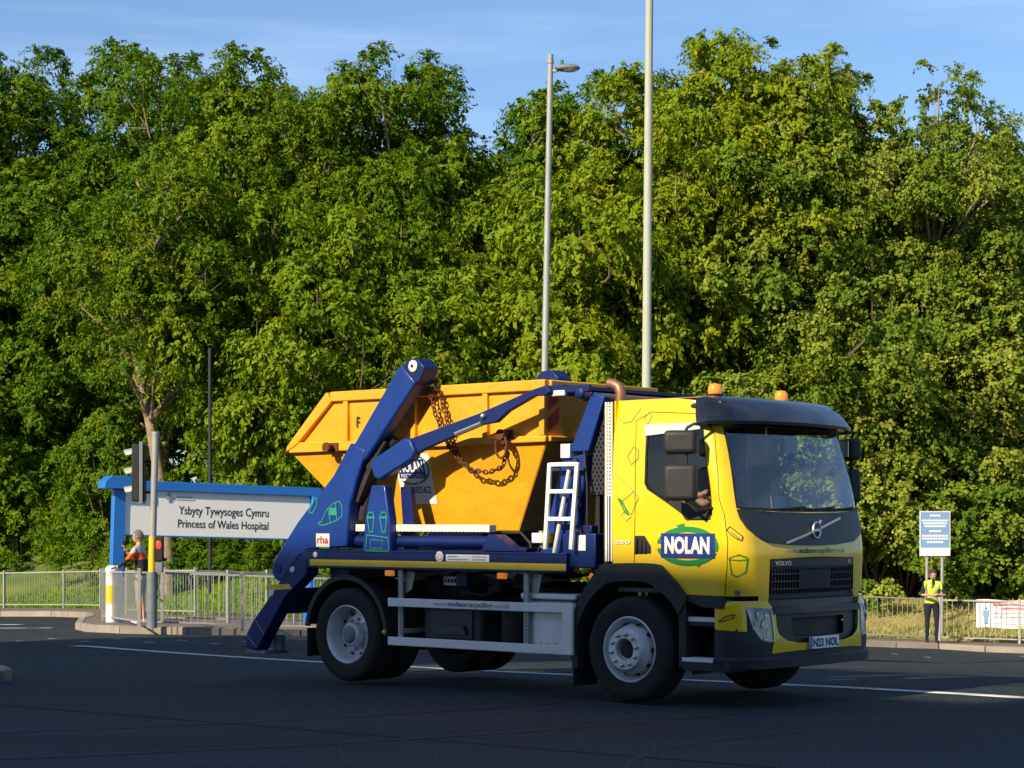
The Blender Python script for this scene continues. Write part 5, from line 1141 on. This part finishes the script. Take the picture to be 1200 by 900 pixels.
# hospital sign
def hosp():
    D0, D1 = 40.5, 42.7; TL = math.tan(R(1.65))
    def w(px, py, D): return Vector(((px - 600) / FPX * D, D, CAMH + (HOR - py) / FPX * D))
    A = w(134.5, 660, D0); B = w(364.5, 660, D1); d = Vector((B.x - A.x, B.y - A.y, 0)); Ln = d.length; gz = G(A.x, A.y)
    t = empty('hospital_sign', (A.x, A.y, gz), math.atan2(d.y, d.x), 'long white bilingual hospital sign board on blue columns with a blue top beam', 'sign'); t.rotation_euler.y = R(1.65)
    zt = w(134, 573, D0).z - gz; cap = w(134, 558, D0).z - gz; b0 = w(145, 626, D0).z - gz; b1 = w(145, 574, D0).z - gz
    m = MB(); m.box(-.12, .12, -.09, .09, -.2, zt); m.build('column', 'signblue', t, bevel=.01); m = MB(); m.box(Ln - .12, Ln + .02, -.16, .16, -.6, zt); m.build('column', 'signblue', t, bevel=.01)
    m = MB(); m.prism([(-.36, zt), (.28, zt), (.28, cap - .10), (.16, cap), (-.22, cap), (-.36, cap - .12)], -.22, .22); m.build('column_cap', 'signblue', t, bevel=.01)
    m = MB(); m.box(.285, Ln + .10, -.13, .13, b1 + .012, b1 + .20); m.build('top_beam', 'signblue', t, bevel=.01)
    m = MB(); m.box(.125, Ln - .125, -.05, .05, b0, b1 + .008); bd = m.build('board', 'board', t); m = MB(); m.box(.125, Ln - .125, -.055, .055, b0 - .03, b0 - .003); m.build('lower_edge', 'signblue', bd)
    # lettering placed by how far along the board each edge falls
    def al(px):
        a = (px - 600) / FPX; return (a * A.y - A.x) / (d.x / Ln - a * d.y / Ln)
    def zat(px, py): s = al(px); Y = A.y + d.y / Ln * s; return CAMH + (HOR - py) / FPX * Y - gz + s * TL
    for s_, p0, p1, y0, y1 in (('Ysbyty Tywysoges Cymru', 204.5, 310, 607.5, 594.5), ('Princess of Wales Hospital', 204, 310, 622.5, 610)):
        zb = (zat(p0, y0) + zat(p1, y0)) / 2; zt_ = (zat(p0, y1) + zat(p1, y1)) / 2; text(s_, 'ink', bd, (al(p0), -.054, zb), (1, 0, 0), (0, 0, 1), al(p1) - al(p0), zt_ - zb, 'sign_lettering', bold=.012)
    c = Vector((al(193), -.055, zat(193, 583))); m = MB()
    for k in range(4): a = k * PI / 2; m.tube([c + Vector((.03 * math.cos(a), 0, .03 * math.sin(a))), c + Vector((.10 * math.cos(a), 0, .10 * math.sin(a)))], [.028, .008], 6)
    m.tube([c + Vector((.055 * math.cos(a), 0, .055 * math.sin(a))) for a in np.linspace(0, 2 * PI, 13)], .012, 5, False); m.build('emblem', 'inkgrey', bd)
    m = MB()
    for k, l in enumerate((.34, .40)): m.box(c.x + .16, c.x + .16 + l, -.054, -.052, c.z - .05 + .06 * (1 - k), c.z - .03 + .06 * (1 - k))
    m.build('emblem_text_lines', 'inkgrey', bd)
hosp()
# sign on two posts, right
def right_sign():
    D = 49.2; k = D / FPX; cx = (1098 - 600) * k; gz = G(cx, D + .3); W2, zt, zb = 18 * k, CAMH + (HOR - 599) * k - gz, CAMH + (HOR - 651.5) * k - gz
    t = empty('information_sign', (cx, D + .3, gz), 0, 'pale blue and white information sign on two posts above the man in the hi-vis vest', 'sign')
    for x in (-8.5 * k, 9.5 * k): MB().tube([(x - .02, 0, -.2), (x, 0, zb + .3)], .04, 10).build('post', 'galv', t)
    b = MB().box(-W2, W2, -.07, -.04, zb, zt).build('panel', 'platewhite', t); MB().box(-W2 + .02, W2 - .02, -.074, -.071, zb + .20, zt - .02).build('panel_blue', 'signpaleblue', b)
    m = MB(); H = zt - zb - .22
    for f, w in ((.90, .36), (.76, .86), (.68, .78), (.60, .70), (.46, .40), (.33, .86), (.25, .84), (.15, .55)):
        z = zb + .2 + H * f; 
        for j in range(int(w * 12)): 
            a = -W2 * w + (j + .08) * (2 * W2 * w) / int(w * 12); m.box(a, a + (2 * W2 * w) / int(w * 12) * .84, -.077, -.0745, z - .022, z + .024)
    m.build('printed_lines', 'platewhite', b)
right_sign()
# banner on the right fence
def banner():
    (x0, y0), (x1, y1) = rt[2], rt[4]; u = (Vector((x1, y1)) - Vector((x0, y0))).normalized()
    (ax, ay) = gq(1143.5, 752.9); D = ay; k = D / FPX; gz = g0(ax, ay) + .127; zt = CAMH + (HOR - 702.5) * k - gz; zb = CAMH + (HOR - 735) * k - gz
    t = empty('banner', (ax, ay - .05, gz), math.atan2(u.y, u.x), 'white printed banner with a blue figure and red lettering tied to the right guardrail', 'banner')
    W = 2.6; V = []; nx, nz = 40, 8
    for j in range(nz + 1):
        for i in range(nx + 1): V.append((W * i / nx, -.02 + .018 * math.sin(i * .55 + j * .6) * math.sin(PI * j / nz), zb + (zt - zb) * j / nz + .012 * math.sin(i * .4)))
    m = MB(); m.add(V, [(j * (nx + 1) + i, j * (nx + 1) + i + 1, (j + 1) * (nx + 1) + i + 1, (j + 1) * (nx + 1) + i) for j in range(nz) for i in range(nx)]); b = m.build('sheet', 'white', t)
    text('ATTENDING A COVID', 'redink', t, (.48, -.05, zt - .13), (1, 0, 0), (0, 0, 1), 1.9, .07, 'banner_lettering', bold=.01) if False else None
    m = MB(); rr = random.Random(2)
    def row(x0_, x1_, z, h):
        x = x0_
        while x < x1_: w = rr.uniform(.03, .06); m.box(x, x + w, -.048, -.046, z, z + h * rr.uniform(.7, 1)); x += w + .014
    row(.40, 1.0, zt - .12, .055); row(1.06, 1.9, zt - .13, .05); row(.62, 1.5, zt - .21, .045); m.build('red_print', 'redink', t)
    m = MB(); row(.42, 2.3, zt - .31, .02); row(.42, 2.3, zt - .40, .02); m.build('grey_print', 'inkgrey', t); m = MB(); row(.45, 1.9, zb + .10, .02); row(.9, 2.2, zb + .04, .03); m.build('pink_print', 'pinkink', t)
    m = MB(); cx = .24; m.sphere((cx, -.05, zt - .185), .032, 8, (1, .2, 1)); m.prism([(cx - .07, zt - .24), (cx + .07, zt - .24), (cx + .07, zt - .38), (cx + .04, zt - .40), (cx + .035, zt - .55), (cx - .045, zt - .55), (cx - .045, zt - .40), (cx - .07, zt - .38)], -.052, -.048); m.build('printed_figure', 'signpaleblue', t)
banner()
# unseen brick blocks added to cast the shade on the road and lower lorry
def shade_building(u0, v0, v1, H, depth, label, name='shade_block'):
    su = Vector((-math.sin(SUN_AZ), math.cos(SUN_AZ))); sv = Vector((-su.y, su.x)); o = su * u0 + sv * v0; t = empty(name, (o.x, o.y, -.1), math.atan2(sv.y, sv.x), label, 'shade blocker'); Wd = v1 - v0
    MB().box(0, Wd, 0, depth, 0, H).build('wall', 'brick', t); MB().box(-.15, Wd + .15, -.15, depth + .15, H, H + .18).build('roof', 'roofgrey', t)
    m = MB()
    for fl in range(int(H // 3.1)):
        for k in range(int(Wd // 3)):
            x = (k + .5) * Wd / max(1, int(Wd // 3)); m.box(x - .6, x + .6, -.03, -.003, 3.1 * fl + 1.0, 3.1 * fl + 2.5)
    m.build('windows', 'windowdark', t)
U0 = -18
shade_building(U0, -26, 9.6, 24.0, 9, 'long unseen brick block added behind the viewer to shade the foreground road')
shade_building(U0, 9.62, 19.0, 21.2, 9, 'lower unseen brick block added behind the viewer to shade the lower half of the lorry')
shade_building(U0, 19.02, 21.5, 30.0, 9, 'narrow unseen brick tower added at the far left to shade the road beyond the lorry')
shade_building(U0, 21.52, 28.2, 25.0, 9, 'wide unseen brick block added beside the narrow tower to shade the road up to the far kerb')

def tyre_mark(cx, cy, r, a0, a1, w):
    A = [(cx + r * math.cos(a), cy + r * math.sin(a)) for a in np.linspace(a0, a1, 30)]; B2 = [(cx + (r + w) * math.cos(a), cy + (r + w) * math.sin(a)) for a in np.linspace(a1, a0, 30)]
    V = [(x, y, g0(x, y) + .003) for x, y in A] + [(x, y, g0(x, y) + .003) for x, y in B2[::-1]]
    m = MB(); m.add(V, [(i, i + 1, 31 + i, 30 + i) for i in range(29)]); o = m.build('tyre_mark', 'tyremark'); o['kind'] = 'structure'
pbr('tyremark', (.012, .012, .013), .8)
tyre_mark(4.0, 14.0, 3.2, R(120), R(215), .05); tyre_mark(-9, 30, 14, R(-75), R(-48), .10); tyre_mark(-9, 30, 15.9, R(-72), R(-46), .10)

pbr('tarpatch', (.020, .024, .029), .75, noise=.3, nscale=4, bump=1.0, bscale=120, spec=.2)
drape('tarmac_patch', [(-1.9, 12.6), (-.2, 11.6), (.6, 13.2), (-1.1, 14.2)], 'tarpatch', .002, .8)
drape('tarmac_patch', [(5.2, 22.0), (9.5, 19.2), (9.9, 19.9), (5.6, 22.7)], 'tarpatch', .002, .8)
drape('tarmac_seam', stripe_poly((-12, 24.5), (9, 9.2), .03), 'tarpatch', .0025, 2.0)

# ---------------------------------------------------------------- vegetation
def leaf_mesh(name, clumps, per, lw, ll, mat, seed, up=.25, flat=.85, droop=.45, K=12):
    "clumps: array of (x, y, z, radius, nx, ny, nz); K twigs to a clump, leaves set out along each twig"
    g = np.random.default_rng(seed); nc = len(clumps); m_ = max(1, per // K)
    tw = g.normal(size=(nc, K, 3)) + clumps[:, None, 4:7] * .9; tw[..., 2] += .15; tw /= np.linalg.norm(tw, axis=2)[..., None]
    d = np.repeat(tw.reshape(-1, 3), m_, axis=0); C = np.repeat(clumps, K * m_, axis=0); n = len(C); per = K * m_
    t_ = np.tile((np.arange(m_) + .5) / m_, nc * K) ** .75 * 1.15; off = d * (t_ * C[:, 3])[:, None]; off[:, 2] -= .35 * C[:, 3] * t_ ** 2.5; off += g.normal(size=(n, 3)) * .035; off[:, 2] *= flat; P = C[:, :3] + off
    nrm = C[:, 4:7] * .5 + d * .35 + np.array([0, 0, up]) + g.normal(size=(n, 3)) * .45; nrm /= np.linalg.norm(nrm, axis=1)[:, None]
    a = d * .6 + g.normal(size=(n, 3)) * .75; a[:, 2] -= droop; a -= nrm * (a * nrm).sum(1)[:, None]; a /= np.linalg.norm(a, axis=1)[:, None] + 1e-9
    b = np.cross(nrm, a); s = (.65 + .7 * g.random(n))[:, None]
    V = np.empty((n, 4, 3)); V[:, 0] = P - a * ll * .5 * s; V[:, 1] = P + b * lw * .5 * s + a * ll * .05 * s; V[:, 2] = P + a * ll * .5 * s - nrm * ll * .12 * s; V[:, 3] = P - b * lw * .5 * s + a * ll * .05 * s
    me = bpy.data.meshes.new(name); me.vertices.add(4 * n); me.vertices.foreach_set('co', V.ravel()); me.loops.add(4 * n); me.loops.foreach_set('vertex_index', np.arange(4 * n, dtype=np.int32)); me.polygons.add(n); me.polygons.foreach_set('loop_start', np.arange(0, 4 * n, 4, dtype=np.int32))
    me.update(calc_edges=True); hue = np.clip(np.repeat(g.random(len(clumps)), per) * .55 + g.random(n) * .45, 0, 1); at = me.attributes.new('hue', 'FLOAT', 'FACE'); at.data.foreach_set('value', hue.astype(np.float32)); me.materials.append(M(mat)); return me
def tree_proto(seed, H, Rx, base, nl, mat, per=120, ll=.20, lw=.085, ncl=13, bark='bark', top=1.0, trunk_r=.17, wide=.62, lean=0):
    g = np.random.default_rng(seed); L_ = []
    ch = (H - base) / 2; cz = base + ch
    k = 0
    while len(L_) < nl:
        d = g.normal(size=3); d /= np.linalg.norm(d); f = .45 + .5 * g.random()
        p = np.array([d[0] * Rx * f, d[1] * Rx * f, cz + d[2] * ch * f * .98]); t = (p[2] - base) / (H - base); wmax = Rx * math.sin(PI * min(1, max(.06, (t * .82 + .14)))) ** .6
        rr = math.hypot(p[0], p[1])
        if rr > wmax * .95: p[:2] *= wmax * .95 / rr
        r = (.65 + .95 * g.random()) * (1.0 - .2 * t); k += 1
        if all(np.linalg.norm(p - q[0]) > .55 * r for q in L_) or k > 900: L_.append((p, r))
    cl = []
    for p, r in L_:
        for _ in range(ncl):
            d = g.normal(size=3); d[2] = abs(d[2]) * .8 - .25; d /= np.linalg.norm(d); q = p + d * r * (.75 + .35 * g.random()) * np.array([1, 1, 1.05]); cl.append((*q, (.30 + .42 * g.random()), *d))
    for _ in range(30):    # loose sprigs above the upper lobes
        p, r = L_[int(g.integers(len(L_)))]
        if p[2] < base + ch: continue
        cl.append((p[0] + g.normal() * r * .3, p[1] + g.normal() * r * .3, p[2] + r * (.55 + .4 * g.random()), .22 + .2 * g.random(), 0, 0, 1))
    me = leaf_mesh('crown', np.array(cl), per, lw, ll, mat, seed)
    mb = MB(); top_ = Vector((lean + .2, 0, H * .78)); cv = [Vector((lean * t * t + .18 * math.sin(3 * t + seed), .15 * math.cos(2.3 * t + seed) - .15 * math.cos(seed), -.3 + (H * .78 + .3) * t)) for t in np.linspace(0, 1, 9)]; cv[0].x = cv[1].x = 0
    mb.tube(cv, [trunk_r * (1.25 - 1.08 * t) for t in np.linspace(0, 1, 9)], 10)
    for p, r in L_:
        zi = max(.2, min(.85, (p[2] - .9 - .5 * math.hypot(p[0], p[1])) / (H * .78))); a = cv[0].lerp(cv[-1], zi); i = int(zi * 8); a = cv[i].lerp(cv[min(8, i + 1)], zi * 8 - i); e = Vector(p); m = a.lerp(e, .5) + Vector((0, 0, .35)); mb.tube([a, m, e, e + Vector((0, 0, r * .5))], [.07, .05, .028, .008], 6)
        for _ in range(2):
            dd = Vector(g.normal(size=3)).normalized() * r * .85; mb.tube([m.lerp(e, .5), e + dd], [.02, .004], 4)
    tr = mb.build('trunk', bark, None); trm = tr.data; bpy.data.objects.remove(tr); return me, trm, H
PR = [tree_proto(11, 15, 3.7, 2.4, 64, 'leaf', 190, .14, .058), tree_proto(12, 15, 3.5, 3.0, 60, 'leaf', 190, .14, .055, bark='barklight'), tree_proto(13, 15, 3.6, 1.8, 62, 'leafyellow', 180, .135, .062, bark='barklight'), tree_proto(14, 15, 3.5, 1.6, 62, 'leafgrey', 230, .095, .07, bark='barklight'),
      tree_proto(15, 8, 2.7, .5, 40, 'leaf', 170, .14, .06, trunk_r=.10), tree_proto(16, 8, 2.7, .4, 40, 'leafgrey', 230, .09, .068, trunk_r=.10), tree_proto(17, 8, 2.8, .8, 38, 'leafyellow', 160, .14, .065, trunk_r=.10)]
LEAN = tree_proto(21, 15, 3.4, 6.6, 46, 'leaf', 170, .135, .06, bark='barklight', trunk_r=.24, lean=-1.8)
def plant(proto, px, D, ytop, sx, label, name='tree', cat='tree', group='trees behind the verge', rz=None, toponly=False):
    me, tm, H = proto; rz = rz if rz is not None else random.random() * 6.28; n = len(me.vertices); co = np.empty(n * 3, dtype=np.float32); me.vertices.foreach_get('co', co); co = co.reshape(-1, 3); k = np.argsort(co[:, 2])[-60]
    tx, ty, tz = (float(v) for v in co[k]); x = (px - 600) / FPX * D; s = 1; y = D
    for _ in range(6):      # the crown's highest sprig, not its axis, stands at the given bearing
        ox, oy = s * sx * (tx * math.cos(rz) - ty * math.sin(rz)), s * sx * (tx * math.sin(rz) + ty * math.cos(rz)); yt = D + oy
        if toponly: ox = oy = 0; yt = D
        x = (px - 600) / FPX * yt - ox; z = G(x, D) - .1; s = (CAMH + (HOR - ytop) / FPX * yt - z) / tz
    t = empty(name, (x, D, z), rz, label, cat, group); t.scale = (s * sx, s * sx, s)
    for nm, m in (('crown', me), ('trunk', tm)): o = bpy.data.objects.new(nm, m); COL.objects.link(o); o.parent = t
A, B_, Y_, Gy, a_, gy_, y_ = PR
back = [(A, 4, 66, 80, 1.10, 'tall green tree cut by the left edge of the picture'),
        (B_, 60, 68, 58, 0.92, 'tall green tree second from the left edge, against open sky'),
        (A, 128, 67, 45, 0.92, 'tallest green tree left of the leaning pale trunk'),
        (B_, 205, 62, 64, 0.92, 'green tree rising between the two highest left crowns'),
        (A, 270, 59, 50, 0.92, 'high rounded tree above the slim pole, before the dip in the tree line'),
        (Y_, 362, 60, 100, 0.92, 'yellow-green tree standing in the dip of the left tree line'),
        (A, 408, 57, 72, 0.92, 'bright green tree rising left above the raised lifting arm'),
        (B_, 446, 57, 50, 0.92, 'tree with ragged sprigs on top, highest above the skip'),
        (A, 508, 58, 60, 0.92, 'green tree left of the dip beside the street lamp'),
        (Y_, 612, 57, 114, 0.92, 'yellowish tree in the dip just left of the street lamp head'),
        (A, 655, 58, 98, 0.92, 'green tree just right of the street lamp head'),
        (B_, 705, 57, 83, 0.92, 'green tree midway between the two tall lamp columns'),
        (Y_, 775, 56, 78, 0.92, 'yellow-green tree directly behind the pale green column'),
        (Y_, 842, 57, 44, 0.92, 'broad yellow-green tree, highest of the right half'),
        (Gy, 898, 56, 44, 0.92, 'grey-green tree high above the cab roof'),
        (Gy, 955, 56, 66, 0.92, 'grey-green tree high above the cab windscreen'),
        (Gy, 1010, 57, 86, 0.92, 'grey-green tree high above the lorry front'),
        (Gy, 1084, 56, 72, 0.92, 'grey-green tree high above the information sign'),
        (Gy, 1136, 58, 108, 0.92, 'grey-green tree where the right tree line starts to fall'),
        (A, 1180, 60, 148, 0.92, 'dark tree low on the falling right end of the tree line'),
        (A, 1245, 60, 190, 0.92, 'dark tree cut by the right edge of the picture')]
for q in back: plant(q[0], q[1], q[2], q[3], *q[4:])
plant(LEAN, 197, 53.5, 175, 1.0, 'tree with a pale bare leaning trunk behind the traffic light', rz=R(0), toponly=True)
frontrow = [(a_, 8, 66, 260, 1.15, 'mid height leafy tree low at the left edge'), (a_, 88, 65, 300, 1.05, 'mid height leafy tree left of the hospital sign'), (y_, 325, 54.5, 230, .85, 'bright leafy tree above the right end of the hospital sign'), (y_, 405, 53.5, 250, .9, 'leafy tree behind the raised skip arm'),
            (a_, 530, 54, 290, .9, 'leafy tree behind the middle of the skip'), (y_, 678, 53, 225, .85, 'bright yellow-green tree between the two lamp columns, in front of the others'), (gy_, 925, 55, 240, 1.0, 'large grey-green leafy tree behind the cab roof'),
            (gy_, 985, 56.5, 330, 1.0, 'grey-green leafy tree right above the windscreen'), (gy_, 1050, 56.5, 300, 1.05, 'grey-green leafy tree left of the information sign'), (gy_, 1165, 56.5, 290, 1.15, 'large grey-green leafy tree above the white banner')]
for q in frontrow: plant(*q, toponly=True, group='smaller trees in front of the tall ones')
# shrubs and hedge bushes that reach the ground
def bush_proto(seed, mat, H=3.2, Rx=1.5, per=330, ll=.075, lw=.038):
    g = np.random.default_rng(seed); cl = []
    for _ in range(110):
        a = g.random() * 6.28; z = g.random() ** .8 * H; r = Rx * math.sqrt(max(0, 1 - (z / H) ** 2.2)) * (.6 + .45 * g.random()); cl.append((r * math.cos(a), r * math.sin(a), z, .28 + .2 * g.random(), math.cos(a), math.sin(a), .4))
    me = leaf_mesh('foliage', np.array(cl), per, lw, ll, mat, seed, up=.35); mb = MB()
    for k in range(9): a = k * .7; mb.tube([(0, 0, -.1), (Rx * .4 * math.cos(a), Rx * .4 * math.sin(a), H * .5), (Rx * .7 * math.cos(a), Rx * .7 * math.sin(a), H * .8)], [.035, .02, .006], 5)
    tr = mb.build('stems', 'bark', None); m = tr.data; bpy.data.objects.remove(tr); return me, m, H
BP = [bush_proto(31, 'leafhedge'), bush_proto(32, 'leafhedge', 3.2, 1.6), bush_proto(33, 'leafgrey', 3.2, 1.5, 320, .075, .06), bush_proto(34, 'leaf')]
bl = [(0, -30, 57, 520, 1.3, 'shrub cut by the left edge of the picture'), (0, 25, 57, 505, 1.25, 'tall shrub beside the left edge above the far guardrail'), (1, 75, 56.5, 560, 1.25, 'shrub above the far guardrail, left of the bollard'), (0, 112, 56, 580, 1.1, 'rounded shrub touching the blue sign column'), (3, 132, 59, 480, 1.0, 'dark shrub above the left end of the hospital sign'),
      (1, 165, 52.5, 618, 1.5, 'low hedge bush behind the man with the phone'), (0, 205, 52, 612, 1.5, 'low hedge bush below the sign lettering, left half'), (1, 250, 52, 610, 1.5, 'low hedge bush below the end of the sign lettering'), (0, 295, 52, 612, 1.5, 'low hedge bush below the right part of the hospital sign'), (1, 340, 52, 606, 1.5, 'low hedge bush beside the lifting arm foot'),
      (3, 300, 57, 480, 1.1, 'dark shrub right of the slim pole'), (0, 385, 52.5, 560, 1.3, 'bush hidden behind the blue arm'), (0, 440, 52.5, 560, 1.3, 'bush behind the rear of the lorry'), (1, 600, 52.5, 560, 1.3, 'bush behind the middle of the lorry'), (1, 690, 52.5, 520, 1.3, 'bush behind the access ladder'), (0, 520, 52.5, 560, 1.3, 'bush behind the skip deck'),
      (2, 790, 53, 520, 1.3, 'bush behind the cab door'), (2, 960, 54, 480, 1.25, 'shrub rising behind the windscreen'), (2, 1022, 53.3, 500, 1.25, 'broad leaved shrub just right of the lorry front'), (2, 1062, 53.8, 520, 1.2, 'broad leaved shrub left of the information sign posts'), (2, 1100, 54.5, 470, 1.25, 'tall broad leaved shrub behind the information sign'),
      (2, 1138, 54, 560, 1.15, 'broad leaved shrub between the information sign and the banner'), (2, 1175, 54.4, 500, 1.3, 'broad leaved shrub above the white banner'), (2, 1225, 54.5, 520, 1.3, 'broad leaved shrub cut by the right edge')]
for p, px, D, yt, sx, lb in bl: plant(BP[p], px, D + (7.5 if px < 120 else 2.2 if px < 780 else .4), yt, sx * .8, lb, 'shrub', 'shrub', 'shrubs along the back of the grass', toponly=True)
# far wood closing the view between the trunks
g = np.random.default_rng(77); cl = []
for _ in range(1500):
    x = g.uniform(-24, 26); z = g.random() ** .8 * 13.0; cl.append((x, 65 + g.uniform(-1.2, 2.5), z, .9 + .5 * g.random(), 0, -.6, .3))
me = leaf_mesh('distant_wood', np.array(cl), 110, .17, .30, 'leaf', 78); o = bpy.data.objects.new('distant_wood', me); COL.objects.link(o); tag(o, 'dark mass of woodland closing the gaps between the trunks', 'woodland', kind='stuff')
# grass blades on the verge
def grass(name, n, x0, x1, mat, hmin, hmax, label, seed, patchy=0):
    g = np.random.default_rng(seed); V = []; k = 0; hs = []
    while k < n:
        x = g.uniform(x0, x1); y = g.uniform(41.5, 60); b = sdist(x, y)
        if b < .1 or b > 12: continue
        z = G(x, y) - .01; h = g.uniform(hmin, hmax) * (1 + .6 * math.sin(y * 2.3 + .5 * math.sin(x)) * patchy); a = g.uniform(0, 6.28); w = .012 + .010 * g.random(); lx, ly = g.normal() * .05, g.normal() * .05; c, s = math.cos(a) * w, math.sin(a) * w
        V += [(x - c, y - s, z), (x + c, y + s, z), (x + lx, y + ly, z + h)]; k += 1
    me = bpy.data.meshes.new(name); n3 = len(V); me.vertices.add(n3); me.vertices.foreach_set('co', np.array(V).ravel()); me.loops.add(n3); me.loops.foreach_set('vertex_index', np.arange(n3, dtype=np.int32)); me.polygons.add(n); me.polygons.foreach_set('loop_start', np.arange(0, n3, 3, dtype=np.int32)); me.update(calc_edges=True)
    at = me.attributes.new('hue', 'FLOAT', 'FACE'); at.data.foreach_set('value', g.random(n).astype(np.float32)); me.materials.append(M(mat)); o = bpy.data.objects.new(name, me); COL.objects.link(o); tag(o, label, 'grass', kind='stuff')
grass('green_grass', 42000, -19, -2.5, 'grassleft', .06, .16, 'lush green grass on the bank left of the lorry', 5)
grass('dry_grass', 30000, 7.0, 14.5, 'straw', .05, .14, 'dry straw coloured grass behind the right guardrail', 6, 1)
